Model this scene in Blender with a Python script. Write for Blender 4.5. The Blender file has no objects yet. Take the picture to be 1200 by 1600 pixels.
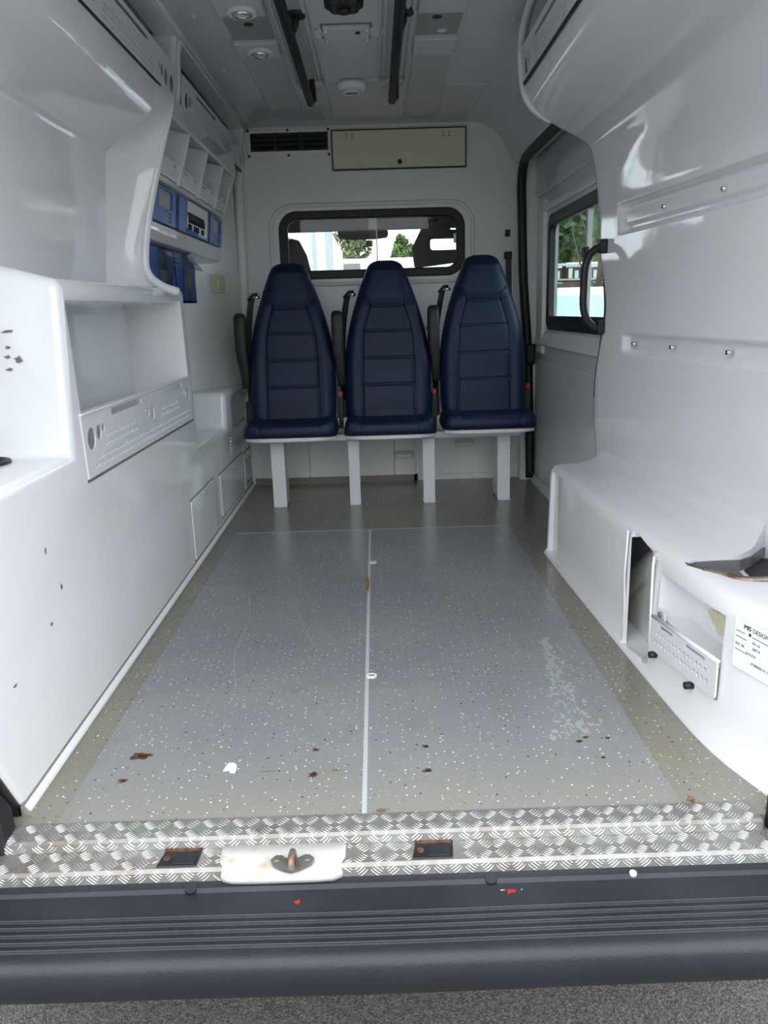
import bpy, bmesh, math, random
from mathutils import Vector, Matrix
from mathutils.geometry import delaunay_2d_cdt
R = random.Random(7)
S = bpy.context.scene
COL = S.collection
sin, cos, pi = math.sin, math.cos, math.pi

# ------------------------------------------------------------------ camera, world, exposure
cam_d = bpy.data.cameras.new('camera')
cam = bpy.data.objects.new('camera', cam_d)
COL.objects.link(cam)
cam_d.sensor_fit = 'VERTICAL'
cam_d.sensor_height = 32.0
cam_d.lens = 32.0 * 1215.0 / 1600.0
cam_d.clip_start = 0.05
cam_d.clip_end = 500
yaw, pitch, roll = 0.004467, 0.25237, 0.03
F = Vector((sin(yaw) * cos(pitch), cos(yaw) * cos(pitch), -sin(pitch)))
R0 = Vector((cos(yaw), -sin(yaw), 0))
U0 = R0.cross(F)
RX = cos(roll) * R0 - sin(roll) * U0
UX = sin(roll) * R0 + cos(roll) * U0
m = Matrix((RX, UX, -F)).transposed().to_4x4()
m.translation = Vector((0, 0, 0.88))
cam.matrix_world = m
S.camera = cam

S.view_settings.view_transform = 'Standard'
S.view_settings.look = 'None'
S.view_settings.gamma = 1
S.view_settings.use_curve_mapping = False
S.view_settings.exposure = 0.98

w = bpy.data.worlds.new('overcast_sky')
S.world = w
w.use_nodes = True
nt = w.node_tree
nt.nodes.clear()
wo = nt.nodes.new('ShaderNodeOutputWorld')
bg = nt.nodes.new('ShaderNodeBackground')
tc = nt.nodes.new('ShaderNodeTexCoord')
sp = nt.nodes.new('ShaderNodeSeparateXYZ')
rp = nt.nodes.new('ShaderNodeValToRGB')
rp.color_ramp.elements[0].position = 0.0
rp.color_ramp.elements[0].color = (0.80, 0.86, 0.92, 1)
rp.color_ramp.elements[1].position = 0.9
rp.color_ramp.elements[1].color = (1.0, 1.0, 1.0, 1)
nt.links.new(tc.outputs['Generated'], sp.inputs[0])
nt.links.new(sp.outputs['Z'], rp.inputs[0])
nt.links.new(rp.outputs[0], bg.inputs[0])
bg.inputs[1].default_value = 2.3
nt.links.new(bg.outputs[0], wo.inputs[0])

# ------------------------------------------------------------------ materials
def lin(r, g, b):
    f = lambda c: (c / 255 / 12.92) if c / 255 <= 0.04045 else ((c / 255 + 0.055) / 1.055) ** 2.4
    return (f(r), f(g), f(b), 1)

def mat(name, col, rough=0.5, metal=0.0, bump=0.0, bscale=20.0, var=None, vscale=8.0, spec=0.5, coat=0.0, detail=4.0, vlo=0.45, vhi=0.65):
    M = bpy.data.materials.new(name)
    M.use_nodes = True
    n = M.node_tree.nodes
    L = M.node_tree.links
    b = n['Principled BSDF']
    b.inputs['Base Color'].default_value = col
    b.inputs['Roughness'].default_value = rough
    b.inputs['Metallic'].default_value = metal
    b.inputs['Specular IOR Level'].default_value = spec
    b.inputs['Coat Weight'].default_value = coat
    b.inputs['Coat Roughness'].default_value = 0.06
    t = n.new('ShaderNodeTexCoord')
    if var is not None:
        no = n.new('ShaderNodeTexNoise')
        no.inputs['Scale'].default_value = vscale
        no.inputs['Detail'].default_value = detail
        L.new(t.outputs['Object'], no.inputs['Vector'])
        r = n.new('ShaderNodeValToRGB')
        r.color_ramp.elements[0].position = vlo
        r.color_ramp.elements[0].color = col
        r.color_ramp.elements[1].position = vhi
        r.color_ramp.elements[1].color = var
        L.new(no.outputs['Fac'], r.inputs[0])
        L.new(r.outputs[0], b.inputs['Base Color'])
    if bump:
        no = n.new('ShaderNodeTexNoise')
        no.inputs['Scale'].default_value = bscale
        no.inputs['Detail'].default_value = 3
        L.new(t.outputs['Object'], no.inputs['Vector'])
        bu = n.new('ShaderNodeBump')
        bu.inputs['Strength'].default_value = 1.0
        bu.inputs['Distance'].default_value = bump
        L.new(no.outputs['Fac'], bu.inputs['Height'])
        L.new(bu.outputs[0], b.inputs['Normal'])
    return M

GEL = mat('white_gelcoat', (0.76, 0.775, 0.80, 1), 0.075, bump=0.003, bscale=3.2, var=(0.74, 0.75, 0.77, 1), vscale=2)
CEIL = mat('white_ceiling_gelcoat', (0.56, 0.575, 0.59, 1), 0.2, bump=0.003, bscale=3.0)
PAINT = mat('white_paint', (0.80, 0.81, 0.80, 1), 0.3, var=(0.77, 0.775, 0.76, 1), vscale=3)
GRILLE = mat('white_powder_coated_metal', (0.72, 0.735, 0.76, 1), 0.33)
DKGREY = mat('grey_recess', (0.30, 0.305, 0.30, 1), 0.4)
STRIPG = mat('pale_grey_plastic', (0.50, 0.51, 0.51, 1), 0.35)
DOORG = mat('grey_door_paint', (0.62, 0.64, 0.65, 1), 0.15, bump=0.002, bscale=3)
RUB = mat('black_rubber', (0.012, 0.012, 0.014, 1), 0.5)
BLK = mat('black_plastic', (0.012, 0.012, 0.014, 1), 0.5, bump=0.0004, bscale=300)
BUMP = mat('charcoal_bumper_plastic', lin(32, 34, 41), 0.46, bump=0.0006, bscale=260, var=lin(40, 42, 48), vscale=5, spec=.4)
LEA = mat('navy_leatherette', lin(8, 29, 58), 0.46, bump=0.0006, bscale=420, var=lin(11, 33, 64), vscale=6, spec=.3)
LEAD = mat('dark_navy_fabric', lin(12, 23, 50), 0.55, bump=0.0006, bscale=500)
ALU = mat('aluminium_tread', (0.30, 0.30, 0.295, 1), 0.5, metal=.6, var=(0.24, 0.22, 0.195, 1), vscale=14)
RIDGE = mat('polished_ridge', (0.66, 0.665, 0.66, 1), 0.34, metal=.9)
STEEL = mat('dull_steel', (0.30, 0.29, 0.27, 1), 0.5, metal=0.8, var=(0.22, 0.11, 0.06, 1), vscale=40, vlo=0.5, vhi=0.7)
CHROME = mat('chrome', (0.8, 0.8, 0.78, 1), 0.12, metal=1.0)
BEIGE = mat('cream_laminate', lin(222, 213, 186), 0.45, bump=0.0003, bscale=400)
IVORY = mat('ivory_plastic', lin(205, 205, 175), 0.4)
BLUE = mat('blue_acrylic', lin(22, 104, 190), 0.3)
BLUED = mat('deep_blue_acrylic', lin(6, 62, 150), 0.35, spec=.3)
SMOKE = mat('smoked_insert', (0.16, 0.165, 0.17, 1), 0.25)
GREYW = mat('grey_window_insert', (0.36, 0.36, 0.34, 1), 0.3)
RED = mat('red_plastic', lin(165, 40, 30), 0.35)
DRUST = mat('rust', (0.07, 0.03, 0.016, 1), 0.8, var=(0.15, 0.075, 0.035, 1), vscale=60)
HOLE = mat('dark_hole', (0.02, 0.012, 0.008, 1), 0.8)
INK = mat('black_ink', (0.02, 0.02, 0.025, 1), 0.6)
PAPER = mat('white_sticker', (0.82, 0.83, 0.85, 1), 0.35)
ARCH = mat('scuffed_white_moulding', (0.62, 0.61, 0.58, 1), 0.4, var=(0.42, 0.40, 0.37, 1), vscale=7, vlo=0.5, vhi=0.75)
DUST = mat('dusty_worn_paint', (0.50, 0.50, 0.485, 1), 0.5, var=(0.36, 0.29, 0.20, 1), vscale=22, vlo=0.55, vhi=0.78)
LAMP = mat('lamp_glass', (0.75, 0.72, 0.6, 1), 0.1, spec=0.8)
BARK = mat('bark', (0.10, 0.075, 0.05, 1), 0.9)
LEAF = mat('leaves', lin(62, 96, 44), 0.6, var=lin(100, 130, 62), vscale=1.5)
LEAF2 = mat('dull_leaves', lin(74, 92, 58), 0.6, var=lin(116, 128, 84), vscale=1.5)
DRY = mat('dry_grass', lin(160, 150, 70), 0.8, var=lin(120, 128, 60), vscale=3)
TRUCK = mat('white_truck_panel', (0.70, 0.74, 0.76, 1), 0.4)
TRUCKB = mat('grey_blue_truck_trim', (0.38, 0.43, 0.47, 1), 0.5)
CARW = mat('pale_blue_car_paint', (0.66, 0.74, 0.80, 1), 0.25)
WOODR = mat('red_brown_boards', lin(120, 92, 84), 0.8, var=lin(96, 74, 68), vscale=6)
CABG = mat('cab_trim', (0.016, 0.016, 0.015, 1), 0.7, spec=.3)
CABH = mat('cab_headlining', (0.010, 0.010, 0.008, 1), 0.9, spec=.2)
CABS = mat('black_cab_fabric', (0.006, 0.006, 0.007, 1), 0.85, spec=.2)
YEL = mat('yellowed_gelcoat', lin(214, 211, 186), 0.4, var=lin(205, 202, 165), vscale=30)
SCUFF = mat('pale_scuff', lin(150, 157, 156), 0.3)
SKIRT = mat('plain_vinyl_skirting', lin(118, 116, 106), .35)

def glass_mat(name, tint, refl=0.5):
    M = bpy.data.materials.new(name)
    M.use_nodes = True
    n = M.node_tree.nodes
    L = M.node_tree.links
    n.clear()
    o = n.new('ShaderNodeOutputMaterial')
    mx = n.new('ShaderNodeMixShader')
    tr = n.new('ShaderNodeBsdfTransparent')
    tr.inputs[0].default_value = tint
    gl = n.new('ShaderNodeBsdfGlossy')
    gl.inputs['Roughness'].default_value = 0.02
    lw = n.new('ShaderNodeLayerWeight'); lw.inputs[0].default_value = .5
    pw = n.new('ShaderNodeMath'); pw.operation = 'POWER'; pw.inputs[1].default_value = 5
    ma = n.new('ShaderNodeMath'); ma.operation = 'MULTIPLY_ADD'; ma.inputs[1].default_value = .8; ma.inputs[2].default_value = .016
    L.new(lw.outputs['Facing'], pw.inputs[0]); L.new(pw.outputs[0], ma.inputs[0])
    L.new(ma.outputs[0], mx.inputs[0])
    L.new(tr.outputs[0], mx.inputs[1])
    L.new(gl.outputs[0], mx.inputs[2])
    L.new(mx.outputs[0], o.inputs[0])
    return M
GLASS = glass_mat('window_glass', (0.93, 0.95, 0.94, 1))
GLASSG = glass_mat('green_tinted_glass', (0.78, 0.87, 0.85, 1))
CLEAR = glass_mat('clear_plastic', (0.70, 0.72, 0.74, 1))

def vinyl(name, base, base2, dirt):
    """speckled safety vinyl: white, black, ochre and blue flecks on grey"""
    M = bpy.data.materials.new(name)
    M.use_nodes = True
    n = M.node_tree.nodes
    L = M.node_tree.links
    b = n['Principled BSDF']
    b.inputs['Roughness'].default_value = 0.24
    t = n.new('ShaderNodeTexCoord')
    no = n.new('ShaderNodeTexNoise')
    no.inputs['Scale'].default_value = 2.3
    no.inputs['Detail'].default_value = 5
    L.new(t.outputs['Object'], no.inputs['Vector'])
    r = n.new('ShaderNodeValToRGB')
    r.color_ramp.elements[0].position = 0.40
    r.color_ramp.elements[0].color = base
    r.color_ramp.elements[1].position = 0.66
    r.color_ramp.elements[1].color = base2
    L.new(no.outputs['Fac'], r.inputs[0])
    # fine dirt
    n2 = n.new('ShaderNodeTexNoise')
    n2.inputs['Scale'].default_value = 9
    n2.inputs['Detail'].default_value = 8
    L.new(t.outputs['Object'], n2.inputs['Vector'])
    r2 = n.new('ShaderNodeValToRGB')
    r2.color_ramp.elements[0].position = 0.55
    r2.color_ramp.elements[0].color = (0, 0, 0, 1)
    r2.color_ramp.elements[1].position = 0.80
    r2.color_ramp.elements[1].color = (0.6, 0.6, 0.6, 1)
    L.new(n2.outputs['Fac'], r2.inputs[0])
    mx = n.new('ShaderNodeMixRGB')
    L.new(r2.outputs[0], mx.inputs[0])
    L.new(r.outputs[0], mx.inputs[1])
    mx.inputs[2].default_value = dirt
    prev = mx.outputs[0]
    # trodden-in yellowish grime near the back edge
    so_ = n.new('ShaderNodeSeparateXYZ'); L.new(t.outputs['Object'], so_.inputs[0])
    ad = n.new('ShaderNodeMath'); ad.operation = 'MULTIPLY_ADD'; ad.inputs[1].default_value = .25; L.new(no.outputs['Fac'], ad.inputs[0]); L.new(so_.outputs['Y'], ad.inputs[2])
    mr = n.new('ShaderNodeMapRange'); mr.inputs['From Min'].default_value = 1.60; mr.inputs['From Max'].default_value = 1.36; mr.inputs['To Max'].default_value = .65
    L.new(ad.outputs[0], mr.inputs['Value'])
    mg = n.new('ShaderNodeMixRGB'); L.new(mr.outputs[0], mg.inputs[0]); L.new(prev, mg.inputs[1]); mg.inputs[2].default_value = lin(136, 135, 125)
    prev = mg.outputs[0]
    for scale, off, thr, col in ((60, 0.0, 0.058, (0.66, 0.68, 0.70, 1)), (34, 1.3, 0.034, (0.70, 0.72, 0.74, 1)), (36, 3.3, 0.042, (0.05, 0.05, 0.055, 1)), (26, 7.7, 0.026, (0.30, 0.17, 0.06, 1)), (26, 5.1, 0.024, (0.20, 0.26, 0.44, 1))):
        mp = n.new('ShaderNodeMapping')
        mp.inputs['Location'].default_value = (off, off * 1.7, 0)
        L.new(t.outputs['Object'], mp.inputs[0])
        v = n.new('ShaderNodeTexVoronoi')
        v.inputs['Scale'].default_value = scale
        v.voronoi_dimensions = '2D'
        L.new(mp.outputs[0], v.inputs['Vector'])
        sx = n.new('ShaderNodeSeparateColor')
        L.new(v.outputs['Color'], sx.inputs[0])
        # random cell size -> only some cells carry a fleck
        mu = n.new('ShaderNodeMath')
        mu.operation = 'MULTIPLY'
        mu.inputs[1].default_value = thr * 2.2
        pw = n.new('ShaderNodeMath')
        pw.operation = 'POWER'
        pw.inputs[1].default_value = 2.5
        L.new(sx.outputs[0], pw.inputs[0])
        L.new(pw.outputs[0], mu.inputs[0])
        lt = n.new('ShaderNodeMath')
        lt.operation = 'LESS_THAN'
        L.new(v.outputs['Distance'], lt.inputs[0])
        L.new(mu.outputs[0], lt.inputs[1])
        m2 = n.new('ShaderNodeMixRGB')
        L.new(lt.outputs[0], m2.inputs[0])
        L.new(prev, m2.inputs[1])
        m2.inputs[2].default_value = col
        prev = m2.outputs[0]
    L.new(prev, b.inputs['Base Color'])
    bu = n.new('ShaderNodeBump')
    bu.inputs['Distance'].default_value = 0.0012
    n3 = n.new('ShaderNodeTexNoise')
    n3.inputs['Scale'].default_value = 14
    L.new(t.outputs['Object'], n3.inputs['Vector'])
    L.new(n3.outputs['Fac'], bu.inputs['Height'])
    L.new(bu.outputs[0], b.inputs['Normal'])
    return M
VIN = vinyl('beige_speckled_vinyl', lin(121, 119, 111), lin(129, 127, 114), lin(112, 107, 92))
VING = vinyl('grey_speckled_vinyl', lin(128, 130, 135), lin(136, 137, 138), lin(122, 120, 112))

def asphalt():
    M = mat('asphalt', (0.045, 0.042, 0.04, 1), 0.85, bump=0.006, bscale=220, var=(0.21, 0.197, 0.185, 1), vscale=190, detail=6, vlo=.36, vhi=.72)
    return M
ASPH = asphalt()

# ------------------------------------------------------------------ mesh helpers
class MB:
    def __init__(s):
        s.v = []; s.f = []; s.sm = []
    def add(s, vs, fs, smooth=False):
        o = len(s.v)
        s.v += [tuple(p) for p in vs]
        s.f += [tuple(i + o for i in f) for f in fs]
        s.sm += [smooth] * len(fs)
        return s
    def box(s, x0, x1, y0, y1, z0, z1):
        p = [(x, y, z) for z in (z0, z1) for y in (y0, y1) for x in (x0, x1)]
        return s.add(p, [(0, 2, 3, 1), (4, 5, 7, 6), (0, 1, 5, 4), (2, 6, 7, 3), (0, 4, 6, 2), (1, 3, 7, 5)])
    def loft(s, rings, closed=True, caps=True, smooth=True):
        n = len(rings[0])
        vs = [p for r in rings for p in r]
        fs = []
        for i in range(len(rings) - 1):
            for j in range(n if closed else n - 1):
                k = (j + 1) % n
                fs.append((i * n + j, i * n + k, (i + 1) * n + k, (i + 1) * n + j))
        s.add(vs, fs, smooth)
        if caps and closed:
            o = len(s.v) - len(vs)
            s.f.append(tuple(o + j for j in reversed(range(n)))); s.sm.append(False)
            s.f.append(tuple(o + (len(rings) - 1) * n + j for j in range(n))); s.sm.append(False)
        return s
    def tube(s, pts, r, n=10, caps=True):
        pts = [Vector(p) for p in pts]
        rs = r if isinstance(r, (list, tuple)) else [r] * len(pts)
        rings = []
        up = None
        for i, p in enumerate(pts):
            d = (pts[min(i + 1, len(pts) - 1)] - pts[max(i - 1, 0)]).normalized()
            if up is None:
                up = Vector((0, 0, 1)) if abs(d.z) < 0.9 else Vector((0, 1, 0))
            a = d.cross(up).normalized()
            up = a.cross(d).normalized()
            rings.append([p + rs[i] * (cos(t) * a + sin(t) * up) for t in (2 * pi * k / n for k in range(n))])
        return s.loft(rings, True, caps, True)
    def strip(s, pts, wvec, th):
        """flat strap along pts, half width vector wvec, thickness vector th"""
        wv = Vector(wvec); t = Vector(th)
        rings = [[Vector(p) - wv, Vector(p) + wv, Vector(p) + wv + t, Vector(p) - wv + t] for p in pts]
        return s.loft(rings, True, True, False)
    def cyl(s, a, b, r, n=16, r2=None):
        return s.tube([a, b], [r, r if r2 is None else r2], n)
    def prism(s, poly, O, U, V, N):
        """poly (u,v) extruded by N"""
        O, U, V, N = Vector(O), Vector(U), Vector(V), Vector(N)
        a = [O + U * p[0] + V * p[1] for p in poly]
        b = [q + N for q in a]
        n = len(a)
        s.add(a + b, [tuple(reversed(range(n))), tuple(range(n, 2 * n))] + [(i, (i + 1) % n, n + (i + 1) % n, n + i) for i in range(n)])
        return s
    def mesh(s, name):
        me = bpy.data.meshes.new(name)
        me.from_pydata(s.v, [], s.f)
        me.polygons.foreach_set('use_smooth', s.sm)
        me.update()
        bm = bmesh.new(); bm.from_mesh(me)
        bmesh.ops.recalc_face_normals(bm, faces=bm.faces)
        bm.to_mesh(me); bm.free()
        return me

def put(name, me, material, parent=None, bevel=0.0, seg=2, smooth_angle=None):
    if isinstance(me, MB):
        me = me.mesh(name)
    o = bpy.data.objects.new(name, me)
    COL.objects.link(o)
    me.materials.clear()
    me.materials.append(material)
    if parent is not None:
        o.parent = parent
        o.matrix_parent_inverse = Matrix.Translation(-world_loc(parent))
    if bevel:
        md = o.modifiers.new('bevel', 'BEVEL')
        md.width = bevel; md.segments = seg; md.limit_method = 'ANGLE'; md.angle_limit = 0.6
        md.harden_normals = False
        me.polygons.foreach_set('use_smooth', [True] * len(me.polygons))
        me.set_sharp_from_angle(angle=0.62)
    return o

def world_loc(o):
    return Vector(o['_base']) if '_base' in o else Vector((0, 0, 0))

def thing(name, label, cat, loc=(0, 0, 0), group=None):
    o = bpy.data.objects.new(name, None)
    COL.objects.link(o)
    o.empty_display_size = 0.05
    o.location = loc
    o['_base'] = loc
    return tag(o, label, cat, group)

def tag(o, label, cat, group=None):
    o['label'] = label; o['category'] = cat
    if group: o['group'] = group
    return o

def struct(name, me, material, parent=None, **k):
    o = put(name, me, material, parent, **k)
    if parent is None: o['kind'] = 'structure'
    return o

def stuff(o):
    o['kind'] = 'stuff'
    return o

def rr(x0, y0, x1, y1, r, n=5):
    """rounded rectangle outline"""
    p = []
    for cx, cy, a in ((x1 - r, y1 - r, 0), (x0 + r, y1 - r, pi / 2), (x0 + r, y0 + r, pi), (x1 - r, y0 + r, 1.5 * pi)):
        for k in range(n + 1):
            t = a + pi / 2 * k / n
            p.append((cx + r * cos(t), cy + r * sin(t)))
    return p

def ell(cx, cy, rx, ry, n=10, rot=0):
    return [(cx + rx * cos(t) * cos(rot) - ry * sin(t) * sin(rot), cy + rx * cos(t) * sin(rot) + ry * sin(t) * cos(rot)) for t in (2 * pi * k / n for k in range(n))]

def inside(p, poly):
    c = False
    n = len(poly)
    for a in range(n):
        x0, y0 = poly[a]; x1, y1 = poly[a - 1]
        if (y0 > p[1]) != (y1 > p[1]) and p[0] < (x1 - x0) * (p[1] - y0) / (y1 - y0) + x0: c = not c
    return c

def plate(outline, holes, th, O, U, V):
    """flat sheet with real holes; local x -> U, y -> V, thickness along UxV (centred)"""
    holes = list(holes)
    ctr = [(sum(p[0] for p in h) / len(h), sum(p[1] for p in h) / len(h), max(math.dist(p, (sum(a[0] for a in h) / len(h), sum(a[1] for a in h) / len(h))) for p in h)) for h in holes]
    pts = []; edges = []
    for poly in [outline] + holes:
        o = len(pts)
        pts += [Vector(p) for p in poly]
        edges += [(o + k, o + (k + 1) % len(poly)) for k in range(len(poly))]
    vs, es, fs, _, _, _ = delaunay_2d_cdt(pts, edges, [], 0, 1e-6)
    keep = []
    for f in fs:
        c = (sum(vs[k].x for k in f) / len(f), sum(vs[k].y for k in f) / len(f))
        if not inside(c, outline): continue
        if any(abs(c[0] - q[0]) < q[2] and abs(c[1] - q[1]) < q[2] and inside(c, h) for q, h in zip(ctr, holes)): continue
        keep.append(tuple(f))
    n = len(vs)
    v3 = [(v.x, v.y, -th / 2) for v in vs] + [(v.x, v.y, th / 2) for v in vs]
    cnt = {}
    for f in keep:
        for a, b in zip(f, f[1:] + f[:1]): cnt[(a, b)] = 1
    side = [(a, b, b + n, a + n) for (a, b) in cnt if (b, a) not in cnt]
    me = bpy.data.meshes.new('sheet')
    me.from_pydata(v3, [], [tuple(reversed(f)) for f in keep] + [tuple(k + n for k in f) for f in keep] + side)
    U, V = Vector(U).normalized(), Vector(V).normalized()
    mt = Matrix((U, V, U.cross(V))).transposed().to_4x4()
    mt.translation = Vector(O)
    me.transform(mt)
    bm = bmesh.new(); bm.from_mesh(me)
    bmesh.ops.remove_doubles(bm, verts=bm.verts, dist=1e-7)
    bmesh.ops.recalc_face_normals(bm, faces=bm.faces)
    bm.to_mesh(me); bm.free()
    return me

def cut(me, cutters):
    """boolean difference, evaluated at once"""
    ob = bpy.data.objects.new('solid', me)
    COL.objects.link(ob)
    cs = []
    for c in cutters:
        co = bpy.data.objects.new('cutter', c.mesh('cutter') if isinstance(c, MB) else c)
        COL.objects.link(co); cs.append(co)
        md = ob.modifiers.new('b', 'BOOLEAN')
        md.operation = 'DIFFERENCE'; md.object = co; md.solver = 'EXACT'
    out = bpy.data.meshes.new_from_object(ob.evaluated_get(bpy.context.evaluated_depsgraph_get()))
    for o in cs + [ob]: bpy.data.objects.remove(o)
    return out

def text_mesh(body, size, O, U, V, th=0.0004):
    cu = bpy.data.curves.new('t', 'FONT')
    cu.body = body; cu.size = size; cu.extrude = th
    ob = bpy.data.objects.new('t', cu)
    COL.objects.link(ob)
    me = bpy.data.meshes.new_from_object(ob.evaluated_get(bpy.context.evaluated_depsgraph_get()))
    bpy.data.objects.remove(ob)
    U, V = Vector(U).normalized(), Vector(V).normalized()
    mt = Matrix((U, V, U.cross(V))).transposed().to_4x4()
    mt.translation = Vector(O)
    me.transform(mt)
    return me

def interp(t, tab):
    if t <= tab[0][0]: return tab[0][1]
    for (a, va), (b, vb) in zip(tab, tab[1:]):
        if t <= b: return va + (vb - va) * (t - a) / (b - a)
    return tab[-1][1]

def smooth_interp(t, tab):
    """Catmull-Rom through table"""
    if t <= tab[0][0]: return tab[0][1]
    if t >= tab[-1][0]: return tab[-1][1]
    for i in range(len(tab) - 1):
        a, b = tab[i], tab[i + 1]
        if t <= b[0]:
            h = b[0] - a[0]; u = (t - a[0]) / h
            m0 = (b[1] - tab[i - 1][1]) / (b[0] - tab[i - 1][0]) if i > 0 else (b[1] - a[1]) / h
            m1 = (tab[i + 2][1] - a[1]) / (tab[i + 2][0] - a[0]) if i + 2 < len(tab) else (b[1] - a[1]) / h
            return (2*u**3 - 3*u*u + 1) * a[1] + (u**3 - 2*u*u + u) * h * m0 + (-2*u**3 + 3*u*u) * b[1] + (u**3 - u*u) * h * m1

def catmull(pts, sub=6):
    out = []
    P = [Vector(p) for p in pts]
    for i in range(len(P) - 1):
        p0 = P[max(i - 1, 0)]; p1 = P[i]; p2 = P[i + 1]; p3 = P[min(i + 2, len(P) - 1)]
        for k in range(sub):
            t = k / sub
            out.append(0.5 * ((2 * p1) + (p2 - p0) * t + (2 * p0 - 5 * p1 + 4 * p2 - p3) * t * t + (3 * p1 - p0 - 3 * p2 + p3) * t ** 3))
    out.append(P[-1])
    return out

X, Y, Z = Vector((1, 0, 0)), Vector((0, 1, 0)), Vector((0, 0, 1))

# ================================================================== SETTING
struct('ground', MB().box(-60, 60, -50, 90, -0.80, -0.56), ASPH)

struct('reflection_wall', MB().box(-30, 30, -17, -16, -.56, 3.2), mat('reflection_wall_paint', (.33, .32, .30, 1), .8, var=(.22, .23, .20, 1), vscale=.35))  # unseen building added behind the camera to give the reflections a horizon

# ---- floor: beige coved vinyl with two inlaid grey sheets
fl = struct('floor', MB().box(-0.93, 0.93, 1.19, 4.25, -0.035, 0.0), VIN)
put('floor_sheet', MB().box(-0.602, -0.050, 1.226, 3.12, 0.0, 0.0022), VING, fl)
put('floor_sheet', MB().box(-0.043, 0.530, 1.226, 3.12, 0.0, 0.0022), VING, fl)
put('weld_seam', MB().box(-0.051, -0.042, 1.226, 3.12, 0.0, 0.0026), mat('pale_weld', lin(178, 182, 186), 0.35), fl)
put('weld_seam', MB().box(-0.602, 0.530, 3.116, 3.124, 0.0, 0.0026), mat('pale_weld_cross', lin(168, 166, 158), 0.35), fl)

def blob(cx, cy, rx, ry, z, th, n=14, jag=0.35, seed=0):
    q = random.Random(seed)
    p = []
    for k in range(n):
        t = 2 * pi * k / n
        s = 1 + q.uniform(-jag, jag)
        p.append((cx + rx * s * cos(t), cy + ry * s * sin(t)))
    return MB().prism(p, (0, 0, z), X, Y, (0, 0, th))
rust_spots = [(-0.513, 1.441, .020, .013), (-0.523, 1.353, .009, .007), (-.151, 1.443, .006, .006), (-.149, 1.354, .009, .009), (.078, 1.442, .006, .007), (.076, 1.354, .008, .006), (.398, 1.443, .006, .005), (.43, 1.38, .005, .004), (.415, 1.458, .006, .004), (.46, 1.452, .005, .004)]
for i, (x, y, a, b) in enumerate(rust_spots):
    s_ = put('rust_patch', blob(x, y, a, b, .0022, .0006, 16, .45, i), DRUST, fl)
    put('torn_hole', blob(x + .002, y, a * .6, b * .6, .0028, .0003, 9, .5, i + 30), HOLE, s_)
for i, (x, y, a, b) in enumerate([(-.050, 2.441, .007, .075), (-.014, 1.234, .013, .005), (.55, 1.237, .005, .009), (-.24, 1.37, .014, .002), (-.10, 1.365, .010, .0025)]):
    put('rust_streak', blob(x, y, a, b, .0022, .0008, 18, .5, i + 60), mat('orange_rust_stain', lin(130, 112, 86), 0.6, var=lin(112, 76, 52), vscale=50), fl)
put('paint_chip', blob(-.316, 1.383, .010, .016, .0022, .0008, 9, .6, 5), PAPER, fl)
q = random.Random(3)
for i in range(190):     # pale worn streak on the right-hand sheet
    t = q.random()
    sp_x = (.005 + .026 * t) * q.gauss(0, 1)
    put('scuff_mark', blob(.436 - .035 * t + sp_x, 1.97 - .52 * t, .0018 + .006 * q.random() ** 2, .003 + .012 * q.random() ** 2, .0022, .0003 + .000003 * i, 7, .6, i + 90), SCUFF, fl)
for (x, y) in ((-.033, 2.677), (-.035, 1.772)):
    p_ = put('floor_plug', MB().cyl((x, y, 0.002), (x, y, .005), .013, 20), mat('white_plug', (.78, .78, .76, 1), .4), fl)
    put('plug_slot', MB().box(x - .007, x + .007, y - .002, y + .002, .005, .0056), HOLE, p_)
q = random.Random(12)
for (pts) in ([(-.43, 2.35), (-.40, 2.15), (-.405, 1.95), (-.37, 1.75)], [(-.33, 2.55), (-.27, 2.25), (-.19, 1.95)]):
    cp = catmull([(x, y, .0026) for x, y in pts], 8)
    put('scratch', MB().strip(cp, (.0011, 0, 0), (0, 0, .0003)), SCUFF, fl)

put('baseboard', MB().box(-.66, .20, 4.062, 4.085, 0, .035), SKIRT, fl)
put('baseboard', MB().box(.20, .80, 4.135, 4.160, 0, .035), SKIRT, fl)
put('baseboard', MB().box(.185, .205, 4.062, 4.16, 0, .035), SKIRT, fl)
# coved strip along the left console
put('cove_strip', MB().prism([(-.675, 0), (-.655, 0), (-.668, .008), (-.675, .022)], (0, 1.25, 0), X, Z, (0, 2.82, 0)), VIN, fl)

# ---- ceiling
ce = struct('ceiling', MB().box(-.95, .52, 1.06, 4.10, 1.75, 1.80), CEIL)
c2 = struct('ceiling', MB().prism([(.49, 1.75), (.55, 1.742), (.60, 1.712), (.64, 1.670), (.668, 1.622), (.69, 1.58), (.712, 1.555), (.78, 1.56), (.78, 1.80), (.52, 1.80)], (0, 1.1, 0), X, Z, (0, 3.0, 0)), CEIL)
c2['kind'] = 'structure'
struct('ceiling', MB().box(-1.0, 1.0, 1.06, 4.3, 1.86, 1.90), PAINT)   # outer roof skin
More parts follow.
